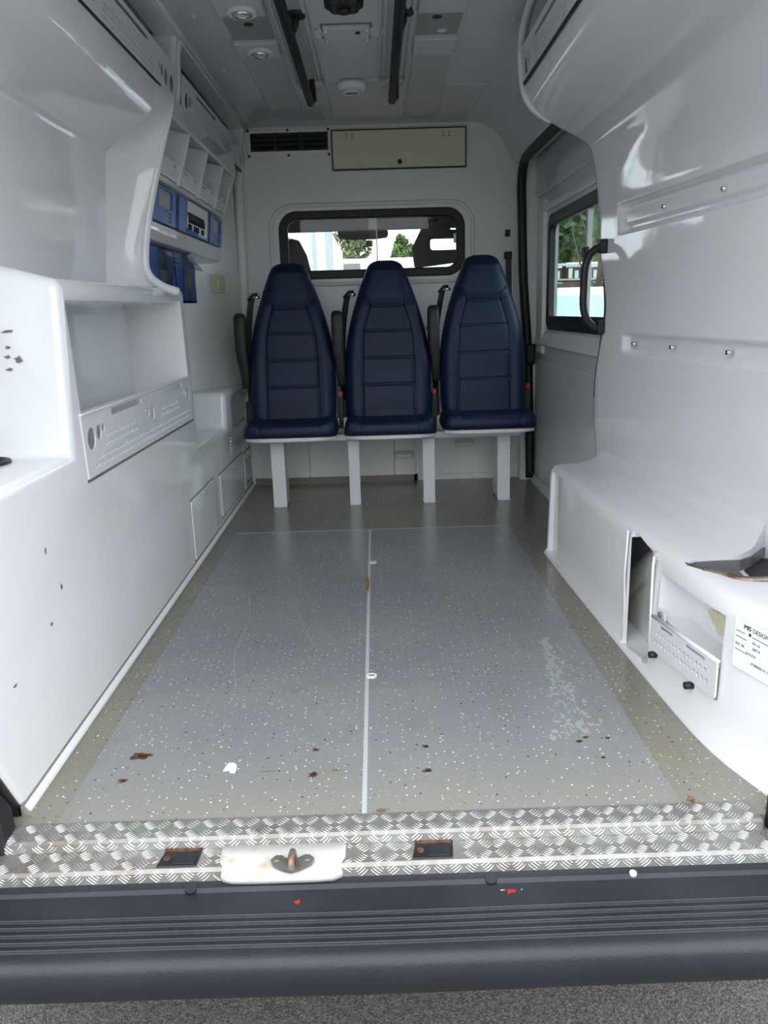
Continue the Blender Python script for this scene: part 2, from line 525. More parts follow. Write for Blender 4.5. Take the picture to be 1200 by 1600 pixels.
# loose plates and strips let into the ceiling
def cplate(x0, x1, y0, y1, d, m_, name='ceiling_plate', b=.003):
    return put(name, MB().box(x0, x1, y0, y1, 1.75 - d, 1.752), m_, ce, bevel=b)
cplate(-.435, -.29, 1.15, 2.60, .014, CEIL)
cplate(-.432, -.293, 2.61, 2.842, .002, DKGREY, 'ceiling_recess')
cplate(-.435, -.29, 2.845, 2.985, .014, CEIL)
cplate(-.432, -.293, 2.99, 3.74, .004, STRIPG, 'ceiling_strip')
cplate(-.29, -.20, 3.66, 3.95, .003, STRIPG, 'ceiling_strip')
cplate(.155, .30, 1.15, 2.615, .014, CEIL)
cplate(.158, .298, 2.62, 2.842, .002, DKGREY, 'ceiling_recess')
cplate(.158, .300, 2.845, 3.00, .016, CEIL)
cplate(.162, .305, 3.01, 3.92, .004, STRIPG, 'ceiling_strip')
cplate(-.165, .155, 3.33, 3.93, .004, CEIL)
cplate(.315, .475, 3.42, 3.90, .004, CEIL)
for x0, x1 in ((-.275, -.165), (.045, .145)):      # moulded channels that carry the grab rails
    put('rail_channel', MB().box(x0, x1, 1.15, 3.30, 1.7485, 1.752), STRIPG, ce, bevel=.002)
    for xx in (x0, x0 + .018, x1 - .018, x1):
        put('channel_ridge', MB().tube([(xx, 1.15, 1.748), (xx, 3.25, 1.748), (xx + (.006 if xx > (x0 + x1) / 2 else -.006) * -1, 3.36, 1.752)], .006, 8), CEIL, ce)
    put('rail_foot', MB().prism([(x0 + .005, 0), (x1 - .005, 0), (x1 - .022, -.012), (x0 + .022, -.012)], (0, 3.33, 1.75), X, Z, (0, .09, 0)), CEIL, ce, bevel=.004)
for x, y in ((-.51, 2.62), (-.52, 3.15), (.40, 3.05), (-.26, 2.9), (.46, 2.72)):
    put('ceiling_screw', MB().cyl((x, y, 1.746), (x, y, 1.751), .007, 12), GRILLE, ce)
for x, y in ((-.36, 2.70), (.22, 2.68)):
    put('cable_hole', MB().cyl((x, y, 1.7465), (x, y, 1.75), .015, 14), RUB, ce)
put('grommet', MB().cyl((.245, 2.80, 1.746), (.245, 2.80, 1.75), .014, 14), GRILLE, ce)

# ---- front partition with its sliding window
wx = rr(-.455, 1.052, .455, 1.362, .085, 8)
wall = plate([(-.95, -.03), (.20, -.03), (.20, .0), (.86, .0), (.86, 1.80), (-.95, 1.80)], [wx], .03, (0, 4.095, 0), X, Z)
wf = struct('wall_front', wall, PAINT)
# the step in the lower right of the partition is a shallow recess: lower boards stand proud on the left
put('lower_board', MB().box(-.62, -.37, 4.066, 4.082, .03, .34), PAINT, wf, bevel=.003)
put('lower_board', MB().box(-.366, -.12, 4.066, 4.082, .03, .34), PAINT, wf, bevel=.003)
put('lower_board', MB().box(-.116, .08, 4.066, 4.082, .03, .34), PAINT, wf, bevel=.003)
put('lower_board', MB().box(.083, .195, 4.066, 4.082, .03, .34), PAINT, wf, bevel=.003)
put('lower_board', MB().box(.215, .70, 4.070, 4.082, .03, .34), PAINT, wf, bevel=.003)
put('wall_ridge', MB().tube(catmull([(.30, 4.078, .80), (.20, 4.078, .80), (.17, 4.078, .76), (.16, 4.078, .62)], 5), .012, 8), PAINT, wf)
put('wall_ridge', MB().tube(catmull([(.30, 4.078, .70), (.25, 4.078, .66), (.22, 4.078, .55)], 5), .010, 8), PAINT, wf)
ring = [Vector((x, 4.078, z)) for x, z in rr(-.50, 1.02, .50, 1.395, .11, 8)]
put('pressed_rim', MB().tube(ring + ring[:1], .010, 8, False), PAINT, wf)
w1 = struct('window_1', plate(rr(-.462, 1.045, .462, 1.370, .09, 8), [rr(-.418, 1.088, .418, 1.330, .05, 8)], .036, (0, 4.093, 0), X, Z), RUB, bevel=.006)
put('pane', MB().box(-.44, .025, 4.094, 4.098, 1.07, 1.35), GLASS, w1)
put('pane', MB().box(-.015, .44, 4.102, 4.106, 1.07, 1.35), GLASS, w1)
put('pane_edge', MB().box(.020, .026, 4.090, 4.099, 1.085, 1.335), mat('glass_edge', (.42, .50, .48, 1), .15), w1)
put('window_latch', MB().box(.405, .418, 4.070, 4.09, 1.20, 1.245), GRILLE, w1, bevel=.003)
put('window_latch', MB().box(-.418, -.408, 4.070, 4.09, 1.235, 1.245), GRILLE, w1, bevel=.002)

# ---- outer skins of the van body (they close the body against the daylight)
struct('wall_left', MB().box(-1.02, -.95, 1.06, 4.30, -.30, 1.88), PAINT)
struct('wall_right', MB().box(.98, 1.04, 1.06, 2.70, -.14, 1.88), PAINT)
struct('wall_right', MB().box(.80, 1.02, 2.55, 4.30, 1.61, 1.88), PAINT)
struct('wall_right', MB().box(.82, .88, 3.98, 4.30, -.30, 1.88), PAINT)
struct('floor', MB().box(-1.0, 1.0, 1.17, 6.0, -.16, -.04), BLK)       # underbody

# ---- left lining above the console: recessed bay, rolled up under the lockers
def sweep(prof, y0, y1, n):
    rings = [[Vector((x, y0 + (y1 - y0) * i / n, z)) for x, z in prof] for i in range(n + 1)]
    return rings
prof = catmull([(-.83, .90, 0), (-.822, 1.02, 0), (-.802, 1.20, 0), (-.787, 1.345, 0)], 6) + catmull([(-.780, 1.368, 0), (-.745, 1.392, 0), (-.70, 1.420, 0), (-.660, 1.448, 0), (-.634, 1.482, 0), (-.622, 1.52, 0), (-.617, 1.547, 0)], 6)
lin_p = [(p.x, p.y) for p in prof]
mb = MB().loft(sweep(lin_p, 1.05, 2.52, 8), False, False)
wl = struct('wall_left', mb, GEL)
# end pillar of the bay (faces the back doors) with a rolled white rim round the shelf niche
edge = catmull([(-.606, 2.66, 1.555), (-.606, 2.62, 1.50), (-.634, 2.60, 1.41), (-.664, 2.60, 1.316), (-.698, 2.58, 1.18), (-.714, 2.56, 1.06), (-.706, 2.565, 1.01), (-.676, 2.60, .978), (-.64, 2.64, .962)], 6)
inner = []
for p in edge:
    z_ = p.z
    xi = interp(z_, [(a[1], a[0]) for a in lin_p])
    inner.append(Vector((min(xi, p.x - .004), 2.515, z_)))
rings = []
for a, b in zip(inner, edge):
    rings.append([a + (b - a) * (k / 8) + Vector((0, .018 * sin(pi * k / 8), 0)) for k in range(9)])
put('bay_pillar', MB().loft(rings, False, False), GEL, wl)
put('rolled_rim', MB().tube([p + Vector((-.002, .012, 0)) for p in edge], [.006 + .008 * min(1, i / 12) for i in range(len(edge))], 10), GEL, wl)
# back of the shelf niche and slanted wall towards the partition
put('niche_back', MB().box(-.90, -.866, 2.45, 3.75, .985, 1.60), GEL, wl)
put('niche_back', MB().box(-.90, -.866, 2.91, 3.75, .40, .985), GEL, wl)
sl = MB().prism([(-.875, 3.60), (-.672, 3.99), (-.66, 4.09), (-.95, 4.09)], (0, 0, .50), X, Y, (0, 0, 1.25))
put('slanted_panel', sl, PAINT, wl, bevel=.012, seg=3)
put('corner_moulding', MB().tube([(-.652, 4.05, .50), (-.648, 4.05, 1.0), (-.638, 4.05, 1.50), (-.62, 4.05, 1.62)], .022, 12), PAINT, wl)
# solid behind the upper lockers
put('upper_liner', MB().box(-.95, -.87, 1.05, 4.06, 1.35, 1.75), GEL, wl)
put('ceiling_fillet', MB().tube([(-.588, 1.1, 1.748), (-.588, 4.08, 1.748)], .012, 8), GEL, wl)

# ---- right lining: one swept moulding from bench height up over the right-hand lockers
RP = [(.80, .30), (.790, .40), (.780, .48), (.776, .60), (.772, .80), (.770, 1.0), (.766, 1.2), (.759, 1.33), (.752, 1.380), (.738, 1.412), (.70, 1.434), (.65, 1.450), (.58, 1.476), (.53, 1.512), (.503, 1.556), (.497, 1.58)]
rc0 = catmull([(a, b, 0) for a, b in RP], 16)
rc = []; acc = 0.0      # even spacing, 5 mm
for a, b in zip(rc0, rc0[1:]):
    L0 = (b - a).length
    while acc < L0:
        rc.append(a.lerp(b, acc / L0)); acc += .005
    acc -= L0
rc.append(rc0[-1])
def flare(y, z):
    t = max(0.0, 2.75 - y)
    u = min(1, max(0, (1.41 - z) / .22))
    return .085 * t * u * u * (3 - 2 * u)
def y_edge(z, x):
    if z > 1.40: return interp(x, [(.49, 2.74), (.52, 2.77), (.60, 2.80), (.70, 2.86), (.76, 2.86)])
    return smooth_interp(z, [(.30, 2.81), (.45, 2.80), (.62, 2.785), (.74, 2.735), (.87, 2.69), (1.05, 2.755), (1.25, 2.80), (1.36, 2.84), (1.42, 2.86)])
def sstep(a, b, t):
    u = min(1, max(0, (t - a) / (b - a)))
    return u * u * (3 - 2 * u)
rings = []
NY = 150
for i in range(NY + 1):
    f_ = i / NY
    ring_ = []
    for p in rc:
        x, z = p.x, p.y
        ye = y_edge(z, x)
        yy = 1.0 + (ye - 1.0) * f_ ** 0.9
        dx = flare(yy, z)
        for zc, hw, yend, d in ((1.140, .044, 2.60, .024), (.760, .030, 2.54, .019)):
            a = sstep(hw, hw - .008, abs(z - zc)) * sstep(yend, yend - .022, yy)
            core = sstep(hw - .022, hw - .028, abs(z - zc)) if hw > .035 else 0
            dx += d * a - .008 * core * a
        # soft crease under the locker
        ring_.append(Vector((x + dx, yy, z)))
    rings.append(ring_)
# return flange at the door edge
rings.append([p + Vector((.012, .004, 0)) for p in rings[-1]])
rings.append([p + Vector((.06, -.01, .0)) for p in rings[-1]])
wr = struct('wall_right', MB().loft(rings, False, False), GEL)
gp_ = [Vector((.790 if z < .5 else .778, y_edge(z, .77) + .006, z)) for z in [.56 + .02 * k for k in range(36)]]
put('edge_gap_shade', MB().tube(gp_, [.0015 + .004 * sin(pi * k / 35) for k in range(36)], 6), RUB, wr)  # black tube stands in for the shade in the door gap
for (y, z) in ((2.30, 1.14), (1.98, 1.14), (2.46, .76), (2.20, .76), (1.90, .76)):
    x_ = .772 + flare(y, z) + .004
    put('rail_screw', MB().cyl((x_ - .004, y, z), (x_ + .01, y, z), .006, 10), CHROME, wr)
bx = .775 + flare(1.60, .5)
lt = put('door_striker', MB().box(bx - .012, bx + .02, 1.54, 1.625, .465, .525), BLK, wr, bevel=.004)
put('striker_pin', MB().cyl((bx - .02, 1.585, .48), (bx - .02, 1.585, .51), .008, 10), CHROME, lt)

# ---- sliding door with window (between the right lining and the partition)
DX = .80
d_out = [(2.55, -.05), (4.05, -.05), (4.05, 1.62), (2.55, 1.62)]
# sheet leans slightly: bottom further out
def door_pt(y, z): return Vector((DX + (.0 if z > .65 else (.65 - z) * .03), y, z))
wy = rr(2.60, .795, 3.735, 1.262, .05, 6)
d1 = struct('door_1', plate(d_out, [wy], .04, (DX + .03, 0, 0), Y, Z), DOORG)
put('door_trim_panel', MB().prism(rr(2.76, .045, 3.90, .632, .02, 4), (DX - .004, 0, 0), Y, Z, (.02, 0, 0)), DOORG, d1, bevel=.004)
put('door_trim_panel', MB().prism(rr(2.62, 1.385, 4.0, 1.60, .02, 4), (DX - .004, 0, 0), Y, Z, (.02, 0, 0)), DOORG, d1, bevel=.004)
put('door_ledge', MB().prism([(DX - .012, .70), (DX + .02, .70), (DX + .02, .765), (DX + .004, .765)], (0, 2.60, 0), X, Z, (0, 1.35, 0)), PAINT, d1, bevel=.006)
put('door_frame_moulding', MB().prism([(DX - .006, 1.30), (DX + .02, 1.30), (DX + .02, 1.345), (DX + .0, 1.335)], (0, 2.60, 0), X, Z, (0, 1.30, 0)), PAINT, d1, bevel=.005)
put('door_frame_moulding', MB().box(DX - .006, DX + .02, 3.80, 3.93, .66, 1.36), PAINT, d1, bevel=.01)
put('door_sill', MB().prism([(DX - .012, -.01), (DX + .02, -.01), (DX + .02, .045), (DX + .002, .045)], (0, 2.55, 0), X, Z, (0, 1.42, 0)), DOORG, d1, bevel=.004)
w2 = struct('window_2', plate(rr(2.58, .775, 3.755, 1.282, .06, 6), [rr(2.62, .835, 3.715, 1.232, .035, 6)], .03, (DX + .018, 0, 0), Y, Z), RUB, bevel=.005)
put('pane', MB().box(DX + .02, DX + .024, 3.10, 3.73, .80, 1.26), GLASSG, w2)
put('pane', MB().box(DX + .028, DX + .032, 2.60, 3.16, .80, 1.26), GLASSG, w2)
put('sliding_stile', MB().box(DX + .012, DX + .030, 3.09, 3.115, .83, 1.235), STRIPG, w2)
ct = put('pane_catch', MB().box(DX + .004, DX + .02, 3.085, 3.14, 1.06, 1.095), BLK, w2, bevel=.003)
put('sliding_track', MB().box(DX + .0, DX + .018, 2.6, 3.70, .815, .838), BLK, w2, bevel=.003)

# black seal around the sliding-door opening
seal_pts = catmull([(.725, 2.55, 1.545), (.722, 3.2, 1.548), (.720, 3.80, 1.55), (.722, 3.93, 1.53), (.724, 3.99, 1.46), (.730, 4.0, 1.30), (.742, 4.0, 1.0), (.765, 4.0, .72), (.778, 3.99, .40), (.785, 3.97, .02)], 6)
t1 = struct('trim_1', MB().tube(seal_pts, .022, 10), RUB)
put('seal_boot', MB().box(.755, .80, 3.955, 4.02, .60, .70), RUB, t1, bevel=.01)
struct('wall_right', MB().box(.74, .88, 4.01, 4.10, -.02, 1.60), PAINT)

# ================================================================== ASSISTANTS FOR PERFORATED METAL
def perf(u0, u1, v0, rows, du, dv, rx, ry, slant=0.35):
    h = []
    for r_ in range(rows):
        k = 0
        u = u0 + (du * .5 if r_ % 2 else 0)
        while u <= u1:
            h.append(ell(u, v0 + r_ * dv, rx, ry, 6))
            u += du
    return h
def circles(u, v, big, flip=1):
    return [ell(u, v, big, big, 16), ell(u + flip * big * 1.95, v + big * .30, big * .68, big * .68, 14), ell(u + flip * big * 3.15, v + big * .55, big * .42, big * .42, 12)]

# ================================================================== LEFT: UPPER LOCKERS
def locker(y0, y1, label, rim_end):
    t = thing('overhead_locker', label, 'locker', (-.74, (y0 + y1) / 2, 1.545), 'overhead lockers along the roof edge')
    b = MB()
    b.prism([(-.628, 1.548), (-.86, 1.548), (-.86, 1.56), (-.628, 1.562)], (0, y0, 0), X, Z, (0, y1 - y0, 0))      # shelf
    b.box(-.862, -.85, y0, y1, 1.55, 1.745)
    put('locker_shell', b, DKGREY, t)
    n = 0
    for yy in (y0 + .012, y1 - .012):
        if yy < 1.3: continue
        e_ = MB().prism([(-.86, 1.548), (-.622, 1.548), (-.610, 1.60), (-.604, 1.70), (-.592, 1.747), (-.86, 1.747)], (0, yy - .022, 0), X, Z, (0, .044, 0))
        put('end_cheek', e_, GEL, t, bevel=.012, seg=3)
    put('top_lip', MB().prism([(-.66, 1.735), (-.592, 1.735), (-.586, 1.749), (-.66, 1.749)], (0, y0, 0), X, Z, (0, y1 - y0, 0)), GEL, t, bevel=.003)
    # perforated front panel, leaning out a little at the top
    L = y1 - y0 - .07
    h = .098
    holes = []
    u = .03
    seg = .98 if L > 1.2 else L
    while u < L - .05:
        holes += circles(u + .03, .034, .025)
        s0, s1 = u + .14, min(u + .55, L - .16)
        if s1 - s0 > .1:
            holes.append(rr(s0 + .03, .076, s1 - .03, .086, .004, 3))
            holes += perf(s0, s1 + .03, .016, 3, .0165, .0145, .0058, .0055)
            holes += circles(s1 + .165, .036, .025, -1)
        u = s1 + .20
    V = Vector((.012, 0, .098)).normalized()
    me = plate(rr(0, 0, L, h, .006, 3), [p for p in holes if all(.003 < a[0] < L - .003 and .003 < a[1] < h - .003 for a in p)], .003, (-.617, y0 + .035, 1.553), Y, V)
    fp = put('perforated_front', me, GRILLE, t)
    put('front_flange', MB().box(-.618, -.606, y0 + .035, y1 - .035, 1.648, 1.652), GRILLE, fp)
    put('shadow_gap', MB().box(-.620, -.614, y0 + .03, y1 - .03, 1.546, 1.5535), RUB, t)
    return t
locker(1.10, 2.775, 'long white overhead locker above the bare left bay, nearer the doors', True)
locker(2.80, 4.06, 'shorter white overhead locker above the blue pocket unit, by the partition', True)

# ================================================================== LEFT: SHELF AND POCKET UNIT
PX = [(1.12, -.706), (1.17, -.700), (1.19, -.698), (1.30, -.677), (1.33, -.670), (1.40, -.643), (1.48, -.612), (1.55, -.612)]
def px(z): return smooth_interp(z, PX)
org = thing('wall_organiser', 'white moulded wall organiser with perforated pockets and blue panels, left wall', 'shelf', (-.76, 3.18, 1.12))
b = MB()
for (z0, z1) in ((1.118, 1.182), (1.305, 1.328)):
    b.prism([(px(z0) - .002, z0 + .008), (px(z0) + .006, z0 + .02), (px(z1) + .004, z1 - .004), (px(z1) - .01, z1), (-.86, z1), (-.86, z0), (px(z0) - .03, z0)], (0, 2.612, 0), X, Z, (0, 1.172, 0))
b.prism([(-.614, 1.484), (-.606, 1.490), (-.608, 1.548), (-.75, 1.548), (-.75, 1.53), (-.66, 1.51)], (0, 2.63, 0), X, Z, (0, 1.155, 0))
put('shelf_ledge', b, GEL, org, bevel=.006, seg=3)
put('back_panel', MB().box(-.865, -.80, 2.61, 3.79, 1.12, 1.545), GEL, org)
b = MB()
b.prism([(-.86, 1.12), (px(1.13), 1.13), (px(1.3), 1.30), (px(1.4), 1.40), (px(1.48), 1.48), (-.612, 1.545), (-.86, 1.545)], (0, 3.765, 0), X, Z, (0, .03, 0))
put('end_panel', b, GEL, org, bevel=.006)
slots = [(2.615, 2.895), (2.935, 3.20), (3.245, 3.51), (3.55, 3.765)]
for i, (a, c) in enumerate(slots):
    if i < 3:
        y = c + .02
        # triangular divider, thick at the foot and vanishing into the locker above
        poly = [(-.80, 1.32), (px(1.32) + .012, 1.32), (px(1.36) + .008, 1.36), (px(1.48), 1.488), (-.80, 1.53)]
        n_p = len(poly)
        wd = [.022, .020, .017, .004, .010]
        dv = MB().add([Vector((p[0], y - w_, p[1])) for p, w_ in zip(poly, wd)] + [Vector((p[0], y + w_ * .5, p[1])) for p, w_ in zip(poly, wd)], [tuple(range(n_p)), tuple(reversed(range(n_p, 2 * n_p)))] + [(k, (k + 1) % n_p, n_p + (k + 1) % n_p, n_p + k) for k in range(n_p)])
        put('divider', dv, GEL, org, bevel=.006, seg=3)
    V = Vector((.012, 0, .05)).normalized()
    W = c - a - .012
    hs = [rr(.02, .042, .075, .049, .003, 2), rr(W - .075, .042, W - .03, .049, .003, 2)] + perf(.02, W - .03, .012, 3, .0125, .009, .0036, .003)
    me = plate(rr(0, 0, W, .056, .004, 2), hs, .003, (px(1.33) + .002, a + .006, 1.328), Y, V)
    put('pocket_front', me, GRILLE, org)
    put('pocket_back', MB().prism([(-.80, 1.33), (-.765, 1.33), (-.735, 1.53), (-.80, 1.54)], (0, a, 0), X, Z, (0, c - a, 0)), GEL, org)
for (a, c, kind) in ((2.615, 2.905, 'w'), (2.955, 3.455, 's'), (3.495, 3.755, 'w')):
    O = Vector((px(1.187) + .006, a, 1.186)); V = Vector((.014, 0, .112)).normalized(); W = c - a
    N = Y.cross(V)
    if kind == 'w':
        win = rr(W * .24, .048, W * .84, .105, .012, 4)
        sl_ = [rr(W * .50, .008 + k * .012, W * .78, .014 + k * .012, .002, 2) for k in range(3)]
        me = plate(rr(0, 0, W, .113, .005, 3), [win] + sl_, .004, O, Y, V)
        bp = put('blue_panel', me, BLUE, org); bp['label'] = 'blue acrylic panel with a smoked window'
        put('smoked_window', plate(rr(W * .2, .04, W * .88, .108, .012, 4), [], .003, O - N * .006, Y, V), GREYW, bp)
        put('pale_slots', plate(rr(W * .48, .004, W * .8, .042, .004, 3), [], .003, O - N * .006, Y, V), GRILLE, bp)
    else:
        bp = put('blue_panel', plate(rr(0, 0, W, .113, .005, 3), [], .004, O, Y, V), BLUE, org); bp['label'] = 'blue acrylic panel carrying a tool rack'
        put('rack_plate', plate(rr(W * .24, .006, W * .92, .112, .004, 3), [], .003, O + N * .004, Y, V), GRILLE, bp)
        for k in range(9):
            c0 = O + Y * (W * (.24 + .062 * k)) + V * .045 + N * .007
            put('black_clip', MB().tube([c0 + V * .026, c0 + V * .008 + Y * .012, c0 + Y * .020 - V * .006], [.0045, .0066, .005], 8), BLK, bp)
        for k in (0, 1, 3, 4, 5, 7.4, 8.0):
            c0 = O + Y * (W * (.26 + .062 * k)) + V * .012 + N * .007
            put('lower_clip', MB().tube([c0, c0 + V * .020], [.0055, .0045], 8), BLK, bp)
        for k in range(6):
            c0 = O + Y * (W * (.22 + .065 * k)) + V * .002 + N * .007
            put('blue_tab', MB().box(c0.x - .002, c0.x + .003, c0.y, c0.y + .012, c0.z, c0.z + .012), BLUE, bp)

def bin_(y0, y1, label):
    t = thing('leaflet_bin', label, 'bin', (-.78, (y0 + y1) / 2, .935), 'tall blue bins under the ledge')
    b = MB()
    b.box(-.85, -.845, y0, y1, .935, 1.112); b.box(-.85, -.725, y0, y0 + .006, .935, 1.112); b.box(-.85, -.725, y1 - .006, y1, .935, 1.112); b.box(-.85, -.725, y0, y1, .935, .942)
    b.box(-.731, -.725, y0, y1, .935, 1.112)
    put('bin_body', b, BLUED, t)
    ym = y0 + (y1 - y0) * .52
    c = MB().prism([(-.724, .95), (-.716, .95), (-.700, 1.06), (-.672, 1.052), (-.672, 1.058), (-.705, 1.100), (-.724, 1.112)], (0, ym - .05, 0), X, Z, (0, .11, 0))
    h = put('clear_holder', c, CLEAR, t); h['label'] = 'clear plastic leaflet holder'
    put('smoked_slot', MB().box(-.7245, -.7235, ym - .045, ym + .055, .95, 1.04), SMOKE, h)
bin_(2.64, 2.985, 'deep blue bin with clear holder on the left wall, nearer the doors')
bin_(2.99, 3.31, 'deep blue bin with clear holder on the left wall, nearer the switch')

th_ = thing('rotary_switch', 'ivory square rotary switch on the left wall beside the partition', 'switch', (-.745, 3.83, 1.0))
n_ = Vector((.39, -.203, 0)).normalized(); u_ = Vector((.203, .39, 0)).normalized()
o_ = Vector((-.875, 3.60, 0)) + u_ * .235 + n_ * .006 + Z * 0.988
put('switch_plate', plate(rr(0, 0, .098, .082, .006, 3), [], .012, o_, u_, Z), IVORY, th_, bevel=.003)
kc = o_ + u_ * .049 + Z * .041
kb = put('knob', MB().cyl(kc, kc + n_ * .018, .024, 20, .021), IVORY, th_)
put('knob_grip', MB().cyl(kc + n_ * .017, kc + n_ * .024, .012, 12), IVORY, kb)

# ================================================================== LEFT: CONSOLE
con = thing('storage_console', 'long white moulded console with a deep open niche along the left wall', 'console', (-.80, 2.66, 0))
out = [(1.262, .004), (1.145, .22), (1.03, .59), (1.700, .59), (1.745, .965), (2.875, .978), (2.905, .405), (3.470, .392), (3.485, .552), (4.062, .545), (4.062, .004)]
body = MB().prism(out, (-.675, 0, 0), Y, Z, (-.27, 0, 0)).mesh('body')
bm = bmesh.new(); bm.from_mesh(body)
for v in bm.verts:
    if v.co.x < -.9 and v.co.z > .96 and v.co.y < 2: v.co.z += .075
ed = [e for e in bm.edges if all(v.co.x > -.68 for v in e.verts) and not all(v.co.z < .01 for v in e.verts)]
ed += [e for e in bm.edges if abs(e.verts[0].co.x - e.verts[1].co.x) > .2 and e.verts[0].co.z > .3 and e.verts[0].co.y > 1.6]
bmesh.ops.bevel(bm, geom=ed, offset=.021, segments=5, profile=.5, affect='EDGES', clamp_overlap=False)
bmesh.ops.recalc_face_normals(bm, faces=bm.faces)
bm.to_mesh(body); bm.free()
nic = MB().loft([[Vector((xx, y, z)) for y, z in ((1.795 + d, .525 + d * .3), (2.832 - d * .9, .515 + d * .3), (2.80 - d * .9, .930 - d * .4), (1.775 + d, .920 - d * .4))] for xx, d in ((-.60, -.012), (-.6735, -.012), (-.679, -.006), (-.690, .0), (-.86, .03))], True, True, False)
cup = MB().cyl((-.842, 1.635, .50), (-.842, 1.635, .70), .045, 24)
low = MB().box(-.70, -.66, 3.60, 4.055, .365, .515)
body = cut(body, [nic, cup, low])
bo = put('console_body', body, GEL, con)
body.polygons.foreach_set('use_smooth', [True] * len(body.polygons)); body.set_sharp_from_angle(angle=.55)
put('base_flange', MB().prism([(-.676, .0), (-.662, .002), (-.664, .010), (-.676, .020)], (0, 1.262, 0), X, Z, (0, 2.80, 0)), GEL, con)
cu_ = MB()
cu_.loft([[Vector((-.842 + r * cos(2 * pi * k / 28), 1.635 + r * sin(2 * pi * k / 28), z)) for k in range(28)] for r, z in ((.044, .52), (.043, .592), (.048, .598), (.056, .596), (.058, .590))], True, False)
cu_.cyl((-.842, 1.635, .518), (-.842, 1.635, .522), .044, 24)
put('cup_holder', cu_, RUB, con)['label'] = 'black recessed cup holder'
# perforated retaining panel in the niche
L_, H_ = 1.06, .150
holes = circles(.045, .088, .027) + perf(.14, .40, .062, 2, .021, .020, .0065, .006) + perf(.06, 1.02, .020, 2, .0175, .017, .006, .0055) + circles(.56, .086, .022, -1) + perf(.66, .88, .066, 2, .021, .018, .0065, .006) + circles(1.02, .095, .022, -1)
holes += [rr(.20, .124, .46, .142, .004, 2), rr(.70, .124, .94, .142, .004, 2)]
ok = []
for p in holes:
    if all(.004 < a[0] < L_ - .004 and .004 < a[1] < H_ - .004 for a in p): ok.append(p)
gp = put('niche_front', plate([(0, 0), (L_, 0), (L_ + .018, H_), (-.008, H_)], ok, .004, (-.6745, 1.775, .522), Y, (0, -.0, 1)), GRILLE, con)
gp['label'] = 'white perforated panel closing the foot of the niche'
put('front_flange', MB().box(-.692, -.668, 1.765, 2.86, .669, .675), GRILLE, gp, bevel=.002)
put('front_outline', MB().prism([(1.768, .514), (2.846, .514), (2.846, .5215), (1.768, .5215)], (-.6765, 0, 0), Y, Z, (.0025, 0, 0)), SMOKE, gp)
def panel(y0, y1, z0, z1, name='access_panel'):
    p = put(name, MB().prism(rr(y0, z0, y1, z1, .006, 3), (-.6755, 0, 0), Y, Z, (.005, 0, 0)), GEL, con, bevel=.0015)
    put('panel_gap', plate(rr(y0 - .006, z0 - .006, y1 + .006, z1 + .006, .008, 3), [rr(y0 - .001, z0 - .001, y1 + .001, z1 + .001, .006, 3)], .0016, (-.675, 0, 0), Y, Z), SMOKE, p)
    for yy, zz in ((y0 + .012, z1 - .012), (y1 - .012, z1 - .012), (y0 + .012, z0 + .03), (y1 - .012, z0 + .03), ((y0 + y1) / 2, z1 - .012)):
        put('panel_screw', MB().cyl((-.672, yy, zz), (-.668, yy, zz), .005, 8), CHROME, p)
    return p
panel(2.69, 3.085, .028, .245)
panel(3.215, 3.78, .050, .230)
pv = panel(3.815, 4.045, .030, .212, 'vent_panel')
for k in range(7):
    put('vent_slot', MB().box(-.6705, -.6692, 3.85, 4.01, .060 + .018 * k, .068 + .018 * k), SMOKE, pv)
for k in range(6):
    put('louvre', MB().prism([(-.675, 0), (-.668, .004), (-.675, .010)], (0, 3.52, .262 + .015 * k), X, Z, (0, .52, 0)), GEL, con)
put('recessed_door', MB().box(-.700, -.690, 3.605, 4.05, .37, .51), GEL, con, bevel=.003)
# scuffs and knocks on the near end
for i, (y, z) in enumerate([(1.69, .86), (1.685, .80), (1.685, .775), (1.69, .765)]):
    pass
q = random.Random(21)
def on_rear(x, z):   # the sloping rear face of the block
    yy = 1.700 + (z - .59) / .375 * .045
    return Vector((x, yy - .0060, z))
for x, z, wd, hh in ((-.790, .862, .020, .003), (-.815, .866, .012, .003), (-.795, .828, .008, .003), (-.795, .808, .010, .004), (-.772, .803, .014, .006), (-.795, .782, .010, .003)):
    pts = []
    for k in range(9):
        t_ = 2 * pi * k / 9
        s_ = q.uniform(.4, 1.3)
        pts.append(on_rear(x + wd * s_ * cos(t_) * .7, z + hh * s_ * sin(t_)))
    me = MB().add(pts + [p + Vector((0, .0070, 0)) for p in pts], [tuple(range(9)), tuple(reversed(range(9, 18)))] + [(k, (k + 1) % 9, 9 + (k + 1) % 9, 9 + k) for k in range(9)])
    put('scuff_mark', me, mat('grey_scuff', (.16, .155, .14, 1), .7), con)
for y, z, a, b in ((1.50, .435, .004, .009), (1.55, .34, .006, .007), (1.48, .285, .006, .004), (1.30, .24, .008, .003), (1.21, .17, .006, .01)):
    put('knock_mark', MB().prism([(y + a * q.uniform(.5, 1.2) * cos(t), z + b * q.uniform(.5, 1.2) * sin(t)) for t in (2 * pi * k / 8 for k in range(8))], (-.6755, 0, 0), Y, Z, (.0012, 0, 0)), SMOKE, con)

